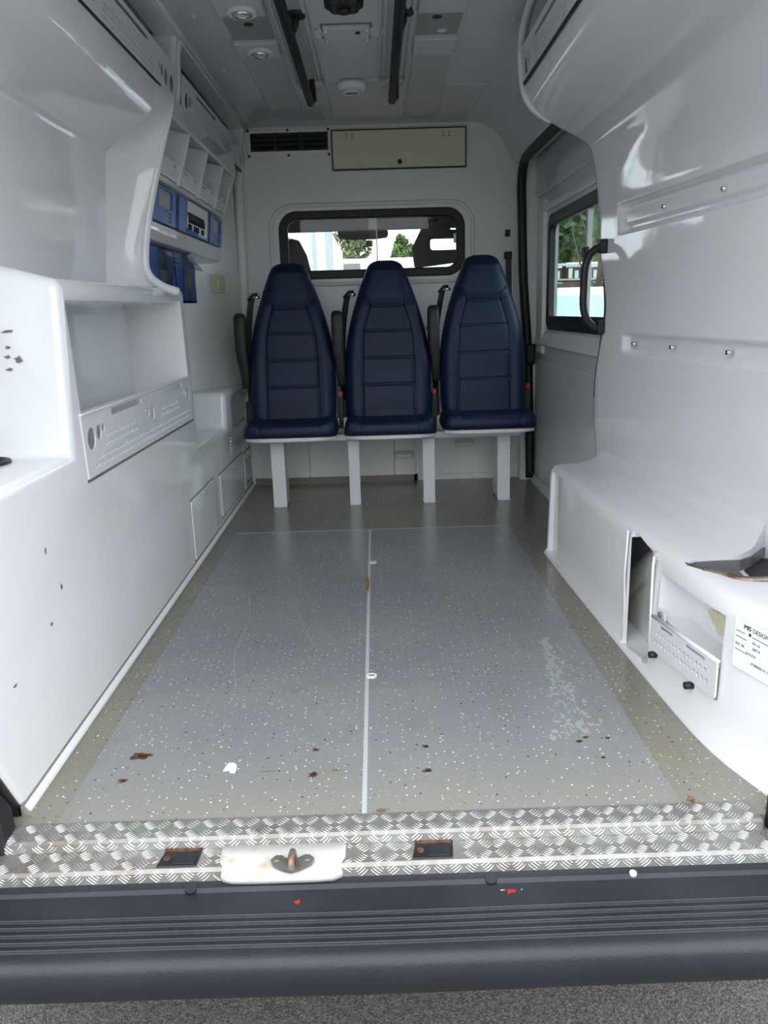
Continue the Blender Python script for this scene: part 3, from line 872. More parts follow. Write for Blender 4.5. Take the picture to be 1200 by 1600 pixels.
# black jamb trim at the near end of the console
t2 = struct('trim_2', MB().tube([(-.686, 1.262, .0), (-.686, 1.142, .22), (-.686, 1.05, .52)], .009, 8), RUB)
put('jamb_board', MB().prism([(1.255, -.02), (1.135, .22), (1.0, .60), (.93, .60), (1.06, .05), (1.08, -.06), (1.18, -.06)], (-.70, 0, 0), Y, Z, (-.22, 0, 0)), BLK, t2, bevel=.008)
put('jamb_foot', MB().prism([(-.84, -.03), (-.668, -.03), (-.672, .045), (-.69, .085), (-.84, .11)], (0, 1.165, 0), X, Z, (0, .055, 0)), BLK, t2, bevel=.008)
t3 = struct('trim_3', MB().box(.662, .76, 1.10, 1.20, -.035, .05), RUB, bevel=.015)
put('jamb_seal', MB().tube([(.700, 1.195, .03), (.712, 1.16, .12), (.745, 1.12, .30), (.758, 1.10, .7), (.758, 1.10, 1.5)], .012, 8), RUB, t3)
struct('wall_right', MB().box(.765, 1.04, 1.03, 1.115, -.14, 1.88), PAINT, bevel=.02)      # rear door posts, just outside the frame
struct('wall_left', MB().box(-1.04, -.765, .95, 1.035, -.14, 1.88), PAINT, bevel=.02)

# ================================================================== RIGHT: BENCH OVER THE WHEEL ARCH
ben = thing('wheel_arch_bench', 'white moulded bench with a broken-open front along the right wall', 'bench', (.78, 1.95, 0))
BF = [(1.0, .80), (1.10, .752), (1.18, .716), (1.26, .692), (1.34, .668), (1.43, .651), (1.60, .640), (1.77, .633), (2.0, .624), (2.3, .614), (2.73, .603)]
def bfx(y): return smooth_interp(y, BF)
def bprof(y):
    fx = bfx(y)
    wxx = .80 + flare(y, .4)
    return [(fx - .006, .0), (fx - .006, .008), (fx + .004, .022), (fx + .006, .10), (fx + .010, .29), (fx + .014, .312), (fx + .024, .326), (fx + .040, .331),
            (fx + (wxx - fx) * .55, .335), (fx + (wxx - fx) * .8, .345), (fx + (wxx - fx) * .95, .372), (wxx + .004, .425), (wxx + .012, .425), (wxx + .012, .0)]
ys = [1.125, 1.15, 1.18, 1.22, 1.26, 1.30, 1.34, 1.39, 1.45, 1.52, 1.6, 1.7, 1.8, 1.9, 2.0, 2.15, 2.3, 2.45, 2.6, 2.73]
rings = [[Vector((x, y, z)) for x, z in bprof(y)] for y in ys]
rings.insert(-1, [Vector((x, 2.722, z)) for x, z in bprof(2.722)])
bme = MB().loft(rings, True, True, True).mesh('bench')
def bcut(y0, y1, z0t, z1t, depth, r=0, slope=0, front=.10):
    """box cut through the front face between y0,y1; z ranges may tilt along y"""
    rg = []
    for y in (y0, y1):
        fx = bfx(y)
        rg.append([Vector((fx - front, y, z0t[0] if y == y0 else z0t[1])), Vector((fx + depth, y, z0t[0] if y == y0 else z0t[1])), Vector((fx + depth, y, z1t[0] if y == y0 else z1t[1])), Vector((fx - front, y, z1t[0] if y == y0 else z1t[1]))])
    return MB().loft(rg, True, True, False)
open_cut = bcut(1.735, 1.905, (.03, .010), (.305, .322), .05)
cav_c = bcut(1.722, 2.50, (.008, .008), (.302, .302), .165, front=-.0125)
niche_c = bcut(1.405, 1.700, (.165, .165), (.288, .276), .080)
niche_c2 = bcut(1.405, 1.700, (.105, .09), (.17, .17), .02)
end_c = bcut(2.575, 2.712, (.016, .016), (.312, .312), .022)
tear = MB().prism([(.662, 1.606), (.690, 1.625), (.742, 1.630), (.790, 1.630), (.825, 1.652), (.875, 1.705), (.92, 1.74), (.96, 1.72), (.96, 1.44), (.83, 1.452), (.765, 1.462), (.725, 1.480), (.702, 1.518), (.682, 1.548)], (0, 0, .2995), X, Y, (0, 0, .30))
bme = cut(bme, [open_cut, cav_c, niche_c, niche_c2, end_c, tear])
bb = put('bench_body', bme, GEL, ben)
bme.polygons.foreach_set('use_smooth', [True] * len(bme.polygons)); bme.set_sharp_from_angle(angle=.7)
# what shows in the broken opening: a rounded arch moulding
ar = MB()
ar.loft([[Vector((x, 1.62 + r * cos(t), -.45 + r * sin(t))) for t in (math.radians(30 + 41 * k / 40) for k in range(41))] for x, r in ((.785, .800), (.745, .795), (.722, .780), (.708, .755), (.703, .722), (.704, .706), (.708, .702), (.708, .697), (.701, .690), (.697, .67), (.695, .42))], False, False)
put('arch_moulding', ar, ARCH, ben)['label'] = 'scuffed rounded arch behind the broken panel'
put('broken_edge', MB().tube([(.640, 1.735, .305), (.636, 1.73, .28), (.638, 1.732, .16), (.640, 1.733, .035)], .0035, 6), PAPER, ben)
put('broken_edge', MB().tube([(.632, 1.907, .320), (.629, 1.909, .2), (.633, 1.907, .1), (.630, 1.908, .012)], .003, 6), PAPER, ben)
for i, (y, z) in enumerate(((1.735, .30), (1.742, .308), (1.728, .292), (1.76, .028), (1.745, .034))):
    x_ = bfx(y) + (.010 if z > .2 else .006)
    put('splinter', MB().box(x_ - .004, x_ + .006, y - .008, y + .006, z - .006, z + .006), DUST, ben)
# curled lip; dark sheets paint the shade inside the tear
lipc = catmull([(.662, 1.606, .331), (.682, 1.550, .333), (.702, 1.518, .334), (.725, 1.480, .335), (.765, 1.462, .339), (.83, 1.452, .348), (.90, 1.448, .39)], 6)
put('curled_lip', MB().tube([p + Vector((.003, .008, -.004)) for p in lipc], [.002] * 6 + [.0085] * (len(lipc) - 6), 8), STEEL, ben)['label'] = 'dark torn edge of the bench top'
tp = [(.664, 1.600), (.690, 1.622), (.742, 1.627), (.790, 1.627), (.825, 1.65), (.872, 1.70), (.95, 1.71), (.95, 1.45), (.83, 1.456), (.765, 1.466), (.725, 1.484), (.702, 1.52), (.684, 1.55)]
put('void_shade', MB().prism([p for p in tp if p[0] < .80] , (0, 0, .2998), X, Y, (0, 0, .0012)), SMOKE, ben)
put('void_shade', MB().prism([(.78, 1.46), (.95, 1.45), (.95, 1.71), (.872, 1.70), (.825, 1.65), (.80, 1.625)], (0, 0, .3012), X, Y, (0, 0, .0012)), RUB, ben)
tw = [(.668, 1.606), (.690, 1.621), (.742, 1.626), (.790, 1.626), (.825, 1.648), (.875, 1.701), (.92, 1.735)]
put('torn_wall_shade', MB().loft([[Vector((x, y, .3005)), Vector((x, y, .326)), Vector((x, y + .003, .326)), Vector((x, y + .003, .3005))] for x, y in tw], True, True, False), SMOKE, ben)
# tray front
def on_face(y, z, off=0): return Vector((bfx(y) + off, y, z))
pA, pB = on_face(1.705, .085, -.002), on_face(1.398, .112, -.002)
Uv = pB - pA
Lt = Uv.length
hs = perf(.025, Lt - .03, .026, 2, .019, .022, .0062, .0062)
tr = put('tray_front', plate(rr(0, 0, Lt, .082, .010, 4), hs + [rr(.04, .066, .11, .073, .002, 2), rr(Lt - .14, .066, Lt - .05, .073, .002, 2)], .004, pA, Uv, Z), GRILLE, ben)
tr['label'] = 'white perforated tray front in the bench niche'
tf = MB().tube([pA + Z * .083, pB + Z * .083], .0045, 8)
put('tray_flange', tf, GRILLE, tr)
put('rubber_stop', MB().cyl(on_face(1.69, .075, -.012), on_face(1.69, .075, .01), .008, 10), RUB, tr)
put('rubber_stop', MB().cyl(on_face(1.50, .092, -.012), on_face(1.50, .092, .01), .008, 10), RUB, tr)
br_ = put('tray_bracket', MB().box(bfx(1.69) + .008, bfx(1.69) + .012, 1.662, 1.700, .168, .190), GRILLE, tr)
put('bracket_screw', MB().cyl((bfx(1.69) + .002, 1.682, .180), (bfx(1.69) + .012, 1.682, .180), .006, 10), SMOKE, br_)
def stain(k):
    a = 2 * pi * k / 26
    r_ = 1 + .22 * sin(3 * a + 1) + .12 * sin(7 * a)
    y_ = 1.555 + .040 * r_ * cos(a)
    return Vector((bfx(y_) + .0782, y_, .212 + .024 * r_ * sin(a)))
put('yellow_stain', MB().add([stain(k) for k in range(26)], [tuple(range(26))]), YEL, ben)
# sticker with its printed lines
pS, pT = on_face(1.365, .0, 0), on_face(1.225, .0, 0)
su = (pT - pS).normalized()
sn = su.cross(Z)
so = on_face(1.365, .205, .0055) + sn * .0025
LBL = put('maker_sticker', plate(rr(0, 0, .135, .100, .003, 2), [], .0008, so, su, Z), PAPER, ben)
LBL['label'] = 'white printed sticker on the near end of the bench'
def stick(body, u, v, size):
    put('print', text_mesh(body, size, so + su * u + Z * v + sn * .0006, su, Z, .0002), INK, LBL)
stick('MIS', .022, .083, .0125)
stick('MIS', .0223, .0832, .0125)
stick('MIS', .0226, .0831, .0125)
stick('DESIGN', .0445, .083, .0118)
for (u, v, l) in ((.004, .073, .022), (.004, .062, .028), (.004, .036, .034), (.045, .073, .04)):
    put('print_rule', MB().prism([(u, v), (u + l, v), (u + l, v + .0012), (u, v + .0012)], so + sn * .0005, su, Z, sn * .0003), INK, LBL)
put('print_dot', plate(ell(.039, .076, .0032, .0032, 14), [], .0004, so + sn * .0007, su, Z), INK, LBL)
stick('RU 10', .047, .061, .007)
stick('2007.0', .047, .050, .007)
stick('6241 100', .004, .046, .006)
stick('0 0 0 0', .034, .036, .008)
stick('0100000131 1', .047, .020, .0075)

# ================================================================== RIGHT: UPPER LOCKER
rl = thing('overhead_locker', 'white overhead locker with perforated front above the right wall rails', 'locker', (.66, 1.9, 1.60), 'overhead lockers along the roof edge')
rim = catmull([(.485, 2.30, 1.750), (.480, 2.50, 1.742), (.484, 2.66, 1.715), (.490, 2.735, 1.67), (.496, 2.760, 1.62), (.503, 2.765, 1.572), (.518, 2.772, 1.532), (.55, 2.782, 1.50), (.60, 2.80, 1.475)], 6)
put('rolled_rim', MB().tube(rim, .013, 10), GEL, rl)
b = MB()
b.add([Vector((p.x, p.y, p.z)) for p in rim] + [Vector((.80, p.y + .03, p.z)) for p in rim], [(i, i + 1, len(rim) + i + 1, len(rim) + i) for i in range(len(rim) - 1)], True)
put('locker_end', b, GEL, rl)
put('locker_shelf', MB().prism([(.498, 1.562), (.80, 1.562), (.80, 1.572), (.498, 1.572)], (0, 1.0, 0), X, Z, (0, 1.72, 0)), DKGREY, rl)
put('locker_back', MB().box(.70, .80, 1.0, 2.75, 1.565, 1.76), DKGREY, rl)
h = .085
holes = []
L_ = 1.60
u = 0.02
for (u0) in (.03, .80):
    holes += circles(u0 + .02, .034, .024) + [rr(u0 + .17, .066, u0 + .58, .077, .004, 3)] + perf(u0 + .16, u0 + .55, .013, 3, .0165, .0135, .0056, .0052) + circles(u0 + .70, .034, .024, -1)
V = Vector((-.010, 0, .085)).normalized()
fp = put('perforated_front', plate(rr(0, 0, L_, h, .006, 3), holes, .003, (.4945, 2.705, 1.566), -Y, V), GRILLE, rl)
put('front_flange', MB().box(.478, .490, 1.105, 2.705, 1.650, 1.654), GRILLE, fp)
put('shadow_gap', MB().box(.492, .498, 1.105, 2.71, 1.558, 1.566), RUB, rl)

gh = thing('door_grab_bar', 'black D shaped grab handle on the edge of the right wall lining', 'grab bar', (.755, 2.70, .80))
put('handle_bar', MB().tube(catmull([(.772, 2.70, 1.066), (.745, 2.70, 1.062), (.718, 2.70, 1.040), (.705, 2.70, 1.00), (.703, 2.70, .94), (.704, 2.70, .875), (.718, 2.70, .832), (.745, 2.70, .808), (.775, 2.70, .804)], 5), .0125, 10), BLK, gh)
put('handle_foot', MB().box(.750, .775, 2.685, 2.715, 1.045, 1.090), BLK, gh, bevel=.004)
put('handle_foot', MB().box(.752, .775, 2.685, 2.715, .785, .830), BLK, gh, bevel=.004)

# ================================================================== SEATS
def backrest():
    HW = [(.40, .192), (.44, .198), (.55, .200), (.657, .199), (.71, .193), (.765, .184), (.82, .172), (.872, .158), (.926, .141), (.98, .122), (1.033, .101), (1.065, .088), (1.088, .074), (1.100, .056), (1.106, .036)]
    SEAM = [(.40, .122), (.60, .118), (.70, .116), (.80, .108), (.907, .078), (.915, .078), (.935, .085), (.955, .100), (.975, .124)]
    NU, NV = 96, 170
    rings = []
    for j in range(NV + 1):
        z = .40 + .706 * (j / NV)
        if j > NV * .93:
            z = .40 + .706 * (1 - (1 - j / NV) ** 1.0)
        hw = smooth_interp(z, HW)
        y0 = .055 + (z - .40) * .155
        tf = min(1.0, max(0.10, ((1.112 - z) / .05)) ** .5) if z > 1.06 else 1.0
        front, back = [], []
        for k in range(NU + 1):
            u = -1 + 2 * k / NU
            u = math.copysign(1 - (1 - abs(u)) ** 1.5, u)
            x = u * hw
            r_ = (1 - min(1, abs(u)) ** 5) ** .5
            th = .062 * tf
            d = th * r_
            # side bolsters stand proud of the middle panel
            sx = smooth_interp(z, SEAM)
            if z < .97:
                fade = sstep(.98, .90, z)
                bol = sstep(sx - .004, sx + .062, abs(x)) * fade
                d += .018 * bol * r_
                g = math.exp(-((abs(x) - sx) / .0038) ** 2) * (1 if z < .975 else 0)
                d -= .006 * g
            if abs(x) < smooth_interp(z, SEAM) + .004:
                for zz in (.907, .797, .676, .556):
                    d -= .0045 * math.exp(-((z - zz) / .0042) ** 2)
                d += .003 * abs(sin(pi * min(1, max(0, (z - .44) / .119)))) if z < .907 else .010 * sstep(.907, .95, z)
            front.append(Vector((x, y0 - d, z)))
            back.append(Vector((x * .985, y0 + .030 * tf * r_ + .002, z)))
        rings.append(front + list(reversed(back[1:-1])))
    return MB().loft(rings, True, True, True)

def cushion():
    # rounded slab lofted across x, grooves where the side bolsters are sewn on
    prof = [(-.205, .352), (-.216, .362), (-.219, .380), (-.213, .402), (-.196, .415), (-.16, .420), (-.08, .417), (.0, .413), (.06, .412), (.075, .39), (.075, .352)]
    pc = catmull([(a, b, 0) for a, b in prof], 4)
    rings = []
    N = 64
    for i in range(N + 1):
        x = -.206 + .412 * i / N
        e = 1 - abs(x) / .206
        s = min(1, (1 - (1 - min(1, e / .16)) ** 2)) ** .5 if e < .16 else 1
        g = math.exp(-((abs(x) - .132) / .004) ** 2)
        bol = .006 * sstep(.125, .165, abs(x))
        ring = []
        for p in pc:
            y, z = p.x, p.y
            cz, cy = .352, -.06
            zz = cz + (z - cz) * (.30 + .70 * s) + (bol - .004 * g) * (1 if z > .39 else 0) * s
            yy = y
            if y < -.10:
                yy = y + .03 * (1 - s) + .003 * g + .016 * (abs(x) / .206) ** 3
            ring.append(Vector((x, yy, zz)))
        rings.append(ring)
    return MB().loft(rings, True, True, True)

def seat_pan():
    o2 = []
    for k in range(25):
        t = k / 24
        x = -.202 + .404 * t
        o2.append((x, -.205 + .05 * abs(2 * t - 1) ** 4))
    o2 += [(.202, .08), (-.202, .08)]
    return MB().prism(o2, (0, 0, .333), X, Y, (0, 0, .021))

def armrest():
    # folded up beside the backrest, with the bend near its foot
    b = MB()
    path = [(0, .03, .72), (0, .0, .76), (0, -.012, .80), (0, -.012, .86), (0, -.006, .92), (0, .002, .955)]
    rings = []
    for i, (z, hy, hx, oy, ox) in enumerate([(.548, .020, .020, .055, .010), (.556, .026, .020, .055, .012), (.64, .028, .024, .050, .008), (.68, .032, .026, .045, .003), (.72, .036, .027, .042, .0), (.80, .036, .027, .042, .0), (.865, .034, .027, .044, .0), (.882, .028, .023, .046, .0), (.890, .016, .014, .047, .0)]):
        rings.append([Vector((ox + hx * math.copysign(abs(cos(t)) ** .5, cos(t)), oy + hy * math.copysign(abs(sin(t)) ** .5, sin(t)), z)) for t in (2 * pi * (k + .5) / 16 for k in range(16))])
    return b.loft(rings, True, True, True)

def make_seat(label, loc):
    t = thing('passenger_seat', label, 'seat', (0, 0, 0), 'row of three blue passenger seats')
    put('backrest', backrest(), LEA, t)
    put('seat_cushion', cushion(), LEA, t)
    p = put('seat_pan', seat_pan(), GRILLE, t, bevel=.006); p['label'] = 'white pan under the cushion'
    a = armrest(); a.v = [(x - .228, y + .03, z) for x, y, z in a.v]
    put('armrest', a, BLK, t)
    bl = MB().strip(catmull([(-.178, .155, .955), (-.190, .150, .90), (-.208, .165, .78), (-.214, .165, .60), (-.212, .160, .40)], 5), (.014, .006, 0), (0, .003, 0))
    g = put('belt_guide', MB().tube([(-.195, .150, .945), (-.170, .155, .972), (-.150, .16, .972)], .008, 8), BLK, t)
    put('guide_bolt', MB().cyl((-.17, .150, .960), (-.14, .150, .960), .008, 10), CHROME, g)
    put('seat_belt', bl, RUB, t)
    put('belt_reel', MB().box(-.238, -.200, .12, .20, .345, .48), BLK, t, bevel=.006)
    bk = put('belt_buckle', MB().prism([(.2, .345), (.232, .345), (.230, .52), (.206, .52)], (0, .10, 0), X, Z, (0, .022, 0)), BLK, t, bevel=.004)
    r_ = put('release_button', MB().box(.207, .227, .096, .105, .495, .521), RED, bk, bevel=.002); r_['label'] = 'red release button'
    t.location = loc; t['_base'] = loc
    return t
def copy_tree(o, label, loc):
    c = o.copy(); COL.objects.link(c); c.location = loc; c['label'] = label; c['_base'] = loc
    for ch in o.children:
        d = ch.copy(); COL.objects.link(d); d.parent = c; d.matrix_parent_inverse = ch.matrix_parent_inverse.copy()
        for g in ch.children:
            e = g.copy(); COL.objects.link(e); e.parent = d; e.matrix_parent_inverse = g.matrix_parent_inverse.copy()
    return c
s1 = make_seat('navy blue passenger seat beside the white left-hand console', (-.390, 3.60, 0))
copy_tree(s1, 'navy blue passenger seat in the middle, between two other seats', (.055, 3.60, 0))
copy_tree(s1, 'navy blue passenger seat beside the sliding door, right of the row', (.497, 3.60, .012))

fr = thing('seat_frame', 'white steel bench frame on four legs carrying the three seats', 'frame', (.05, 3.60, 0))
put('cross_rail', MB().box(-.56, .66, 3.58, 3.66, .303, .333), GRILLE, fr, bevel=.004)
put('cross_rail', MB().box(-.56, .66, 3.70, 3.76, .345, .395), GRILLE, fr, bevel=.004)
for x, wd, dp in ((-.470, .062, .12), (-.116, .050, .05), (.232, .054, .05), (.585, .058, .14)):
    b = MB()
    b.prism([(x - wd / 2, 3.585), (x + wd / 2, 3.585), (x + wd / 2, 3.590), (x - wd / 2 + .005, 3.590), (x - wd / 2 + .005, 3.585 + dp), (x - wd / 2, 3.585 + dp)] if x > .4 else [(x - wd / 2, 3.565), (x + wd / 2, 3.565), (x + wd / 2, 3.565 + dp), (x + wd / 2 - .005, 3.565 + dp), (x + wd / 2 - .005, 3.57), (x - wd / 2, 3.57)], (0, 0, 0), X, Y, (0, 0, .305))
    lg = put('leg', b, GRILLE, fr)
    put('foot_plate', MB().box(x - wd / 2, x + wd / 2, 3.57, 3.57 + dp + .03, 0, .006), GRILLE, lg)
    put('foot_bolt', MB().cyl((x + .008, 3.60 + dp * .5, .006), (x + .008, 3.60 + dp * .5, .014), .009, 8), STEEL, lg)

# ================================================================== PARTITION FITTINGS
v = thing('air_vent', 'black louvred air vent in a white frame, top left of partition', 'vent', (-.387, 4.08, 1.62))
put('vent_frame', plate(rr(-.585, 1.617, -.190, 1.738, .004, 2), [rr(-.572, 1.642, -.202, 1.724, .003, 2)], .008, (0, 4.074, 0), X, Z), PAINT, v)
put('vent_cavity', MB().box(-.575, -.20, 4.076, 4.0795, 1.640, 1.726), RUB, v)
for x0, x1 in ((-.570, -.455), (-.448, -.330), (-.323, -.204)):
    for k in range(3):
        put('louvre', MB().prism([(4.064, 0), (4.076, .012), (4.076, .015), (4.064, .003)], (x0 + .006, 0, 1.650 + .023 * k), Y, Z, (x1 - x0 - .012, 0, 0)), BLK, v)
    put('vent_divider', MB().box(x1 - .002, x1 + .006, 4.066, 4.077, 1.642, 1.724), BLK, v)
for x in (-.580, -.39, -.196):
    for z in (1.622, 1.733):
        put('vent_screw', MB().cyl((x, 4.062, z), (x, 4.072, z), .0058, 10), RUB, v)

fp = thing('cupboard_flap', 'cream cupboard flap with a dark edge above the partition window', 'flap', (.143, 4.075, 1.547))
put('flap_board', MB().box(-.176, .462, 4.060, 4.078, 1.553, 1.722), BEIGE, fp, bevel=.002)
put('flap_gasket', plate(rr(-.182, 1.547, .468, 1.728, .004, 2), [rr(-.176, 1.553, .462, 1.722, .003, 2)], .014, (0, 4.072, 0), X, Z), RUB, fp)
put('flap_lock', MB().cyl((.145, 4.050, 1.578), (.145, 4.062, 1.578), .011, 16), RUB, fp)
for x in (-.11, -.08, .355, .385):
    for z in (1.705, 1.690):
        put('flap_screw', MB().cyl((x, 4.057, z), (x, 4.062, z), .0035, 8), SMOKE, fp)

lt_ = thing('wall_catch', 'small grey sliding catch under the middle seat, on the partition', 'catch', (.14, 4.06, .13))
put('catch_plate', MB().box(.085, .185, 4.050, 4.066, .135, .165), STRIPG, lt_, bevel=.003)
put('catch_bar', MB().box(.092, .178, 4.040, 4.052, .128, .150), GRILLE, lt_, bevel=.004)
lt_ = thing('wall_catch', 'small grey sliding catch beneath the seat nearest the sliding door', 'catch', (.45, 4.06, .17))
put('catch_plate', MB().box(.405, .505, 4.056, 4.070, .185, .215), STRIPG, lt_, bevel=.003)
put('catch_bar', MB().box(.412, .498, 4.046, 4.058, .178, .200), GRILLE, lt_, bevel=.004)

sw = thing('wall_button', 'small black button high on the partition beside the door seal', 'button', (.672, 4.075, 1.23))
put('button_body', MB().box(.660, .684, 4.066, 4.080, 1.222, 1.254), BLK, sw, bevel=.003)
put('button_cap', MB().box(.666, .678, 4.062, 4.067, 1.230, 1.246), RUB, sw, bevel=.002)
ba = thing('belt_anchor', 'black belt anchor and strap on the partition right of the seats', 'belt', (.675, 4.06, 1.0))
put('anchor_cap', MB().box(.655, .692, 4.045, 4.08, 1.115, 1.150), BLK, ba, bevel=.006)
put('anchor_board', MB().prism(rr(.63, .60, .715, 1.17, .02, 4), (0, 4.079, 0), X, Z, (0, -.006, 0)), PAINT, ba, bevel=.004)
put('anchor_strap', MB().strip([(.675, 4.05, 1.12), (.680, 4.052, .90), (.690, 4.055, .62)], (.014, 0, 0), (0, .004, 0)), BLK, ba)

# ================================================================== CEILING FITTINGS
def spot(x, y, label):
    t = thing('ceiling_spotlight', label, 'light', (x, y, 1.736), 'ceiling spotlights')
    put('trim_ring', MB().loft([[Vector((x + r * cos(2 * pi * k / 28), y + r * sin(2 * pi * k / 28), z)) for k in range(28)] for r, z in ((.046, 1.736), (.046, 1.731), (.042, 1.727), (.030, 1.727), (.027, 1.731))], True, False), GRILLE, t)
    b_ = put('bezel', MB().loft([[Vector((x + r * cos(2 * pi * k / 24), y + r * sin(2 * pi * k / 24), z)) for k in range(24)] for r, z in ((.028, 1.731), (.028, 1.724), (.022, 1.722), (.019, 1.729))], True, False), CHROME, t)
    put('lens', MB().cyl((x, y, 1.727), (x, y, 1.735), .0195, 20), LAMP, b_)
spot(-.358, 2.56, 'round chrome ceiling spotlight at the top edge, left strip')
spot(-.358, 2.925, 'round chrome ceiling spotlight on the raised block, nearer the partition')

def grab(x, label):
    t = thing('grab_rail', label, 'rail', (x, 2.5, 1.75), 'black ceiling grab rails')
    put('rail_bar', MB().tube([(x, 1.3, 1.690), (x, 3.40, 1.690), (x, 3.425, 1.692)], [.0155, .0155, .011], 14), BLK, t)
    for y in (2.62, 1.55):
        p_ = put('stanchion', MB().tube([(x + .02, y, 1.745), (x + .018, y, 1.72), (x + .004, y + .01, 1.695)], [.012, .011, .011], 12), BLK, t)
        put('stanchion_foot', MB().cyl((x + .02, y, 1.738), (x + .02, y, 1.752), .030, 20), BLK, p_)
    put('end_bracket', MB().prism([(3.30, 1.752), (3.36, 1.752), (3.40, 1.69), (3.37, 1.69)], (x + .004, 0, 0), Y, Z, (.022, 0, 0)), BLK, t, bevel=.004)
grab(-.228, 'black ceiling grab rail over the left side of the aisle')
grab(.096, 'black ceiling grab rail over the right side of the aisle')

ht = thing('ceiling_hatch', 'small white rectangular cover with four screws between the grab rails', 'cover', (-.06, 2.78, 1.745))
put('hatch_cover', MB().box(-.135, .012, 2.725, 2.838, 1.736, 1.75), CEIL, ht, bevel=.003)
put('hatch_outline', plate(rr(-.142, 2.718, .019, 2.845, .004, 2), [rr(-.136, 2.724, .013, 2.839, .004, 2)], .003, (0, 0, 1.7485), X, Y), SMOKE, ht)
put('mastic_smear', blob(.035, 2.79, .03, .05, 1.746, .004, 14, .25, 4), GRILLE, ht)
put('mastic_smear', blob(-.155, 2.80, .022, .045, 1.746, .004, 14, .25, 9), GRILLE, ht)
for x, y in ((-.127, 2.735), (.004, 2.735), (-.127, 2.830), (.004, 2.830)):
    put('hatch_screw', MB().cyl((x, y, 1.731), (x, y, 1.737), .006, 10), CHROME, ht)
put('hatch_lock', MB().cyl((-.025, 2.76, 1.732), (-.025, 2.76, 1.737), .008, 12), RUB, ht)
kn = thing('roof_vent_knob', 'black scalloped knob on the ceiling between the rails', 'knob', (-.06, 2.51, 1.75))
put('knob_wheel', MB().loft([[Vector((-.06 + r * (1 + .10 * cos(8 * t)) * cos(t), 2.51 + r * (1 + .10 * cos(8 * t)) * sin(t), z)) for t in (2 * pi * k / 64 for k in range(64))] for r, z in ((.048, 1.751), (.052, 1.74), (.050, 1.722), (.040, 1.716))], True, True), BLK, kn)
put('knob_hub', MB().cyl((-.06, 2.51, 1.708), (-.06, 2.51, 1.717), .018, 20), BLK, kn)
dm = thing('ceiling_dome', 'round white dome with a dark slot on the ceiling near the partition', 'detector', (-.062, 3.37, 1.746))
put('dome_body', MB().loft([[Vector((-.062 + r * cos(2 * pi * k / 32), 3.37 + r * sin(2 * pi * k / 32), z)) for k in range(32)] for r, z in ((.062, 1.747), (.061, 1.735), (.052, 1.722), (.040, 1.717), (.038, 1.722))], True, True), GEL, dm)
put('dome_cap', MB().cyl((-.062, 3.37, 1.712), (-.062, 3.37, 1.724), .034, 24), GEL, dm)
put('dome_slot', MB().box(-.085, -.039, 3.364, 3.372, 1.710, 1.713), RUB, dm)

# ================================================================== SILL PLATES, LATCH, BUMPER
def ridge(mb, cx, cy, ang, ln, wd, ht, frame):
    """one raised lens-shaped tear of tread plate; frame maps (u,v,h) to the world"""
    du, dv = cos(ang), sin(ang)
    nu, nv = -dv, du
    P = lambda a, c, h: frame(cx + du * a + nu * c, cy + dv * a + nv * c, h)
    bow = .0022
    pts = [P(-ln / 2, 0, 0), P(ln / 2, 0, 0)]
    rows = []
    for a, s in ((-.25, .8), (.25, .8)):
        rows.append([P(a * ln, -wd * s / 2 + bow, 0), P(a * ln, bow, ht), P(a * ln, wd * s / 2 + bow, 0)])
    vs = pts + rows[0] + rows[1]
    mb.add(vs, [(0, 2, 3), (0, 3, 4), (2, 5, 6, 3), (3, 6, 7, 4), (5, 1, 6), (6, 1, 7)], True)

def tread(name, label, prof, x0, x1, holes_x, corner=None):
    """folded sheet: profile of (y,z) points, with five-bar tread pattern along it"""
    t = thing(name, label, 'sill plate', ((x0 + x1) / 2, prof[1][0], prof[-1][1]), None)
    rings = []
    pv_ = [Vector((0, a, b)) for a, b in prof]
    th = Vector((0, .002, -.003))
    r_ = [Vector((x0, p.y, p.z)) for p in pv_] + [Vector((x0, p.y, p.z)) + th for p in reversed(pv_)]
    r2 = [Vector((x1, p.y, p.z)) for p in pv_] + [Vector((x1, p.y, p.z)) + th for p in reversed(pv_)]
    m_ = MB().loft([r_, r2], True, True, False)
    put('folded_sheet', m_, ALU, t)
    # unrolled coordinate along the profile
    ls = [0]
    for a, b in zip(pv_, pv_[1:]): ls.append(ls[-1] + (b - a).length)
    tot = ls[-1]
    def fr_(u, v, h):
        v = min(tot - 1e-5, max(0, v))
        for i in range(len(ls) - 1):
            if v <= ls[i + 1]:
                a, b = pv_[i], pv_[i + 1]
                f = (v - ls[i]) / (ls[i + 1] - ls[i])
                d = (b - a).normalized()
                n = Vector((0, d.z, -d.y))
                if n.z < 0 or (abs(n.z) < .3 and n.y > 0): n = -n
                p = a + (b - a) * f + n * h
                return Vector((u, p.y, p.z))
    mb = MB()
    pu, pvv = .0530, .0265
    rows = int(tot / pvv) + 2
    for j in range(rows):
        cols = int((x1 - x0) / pu * 2) + 2
        for i in range(cols):
            cx = x0 + pu * .5 * i; cy = pvv * (j + .45)
            odd = (i + j) % 2
            ang = math.radians(42 if odd else -42)
            for k in range(5):
                o = (k - 2) * .0050
                ux, uy = cx - sin(ang) * o, cy + cos(ang) * o
                if any(a < ux < b and c < uy < d for a, b, c, d in holes_x): continue
                if not (x0 + .012 < ux < x1 - .012 and .004 < uy < tot - .003): continue
                ridge(mb, ux, uy, ang, .0235 - .0010 * abs(k - 2) ** 2, .0031, .0015, fr_)
    stuff(put('tread_pattern', mb, RIDGE, t))
    return t
tread('sill_plate', 'upper folded aluminium tread plate along the rear edge of the floor', [(1.224, .004), (1.176, .003), (1.170, -.001), (1.168, -.015)], -.695, .650, [])
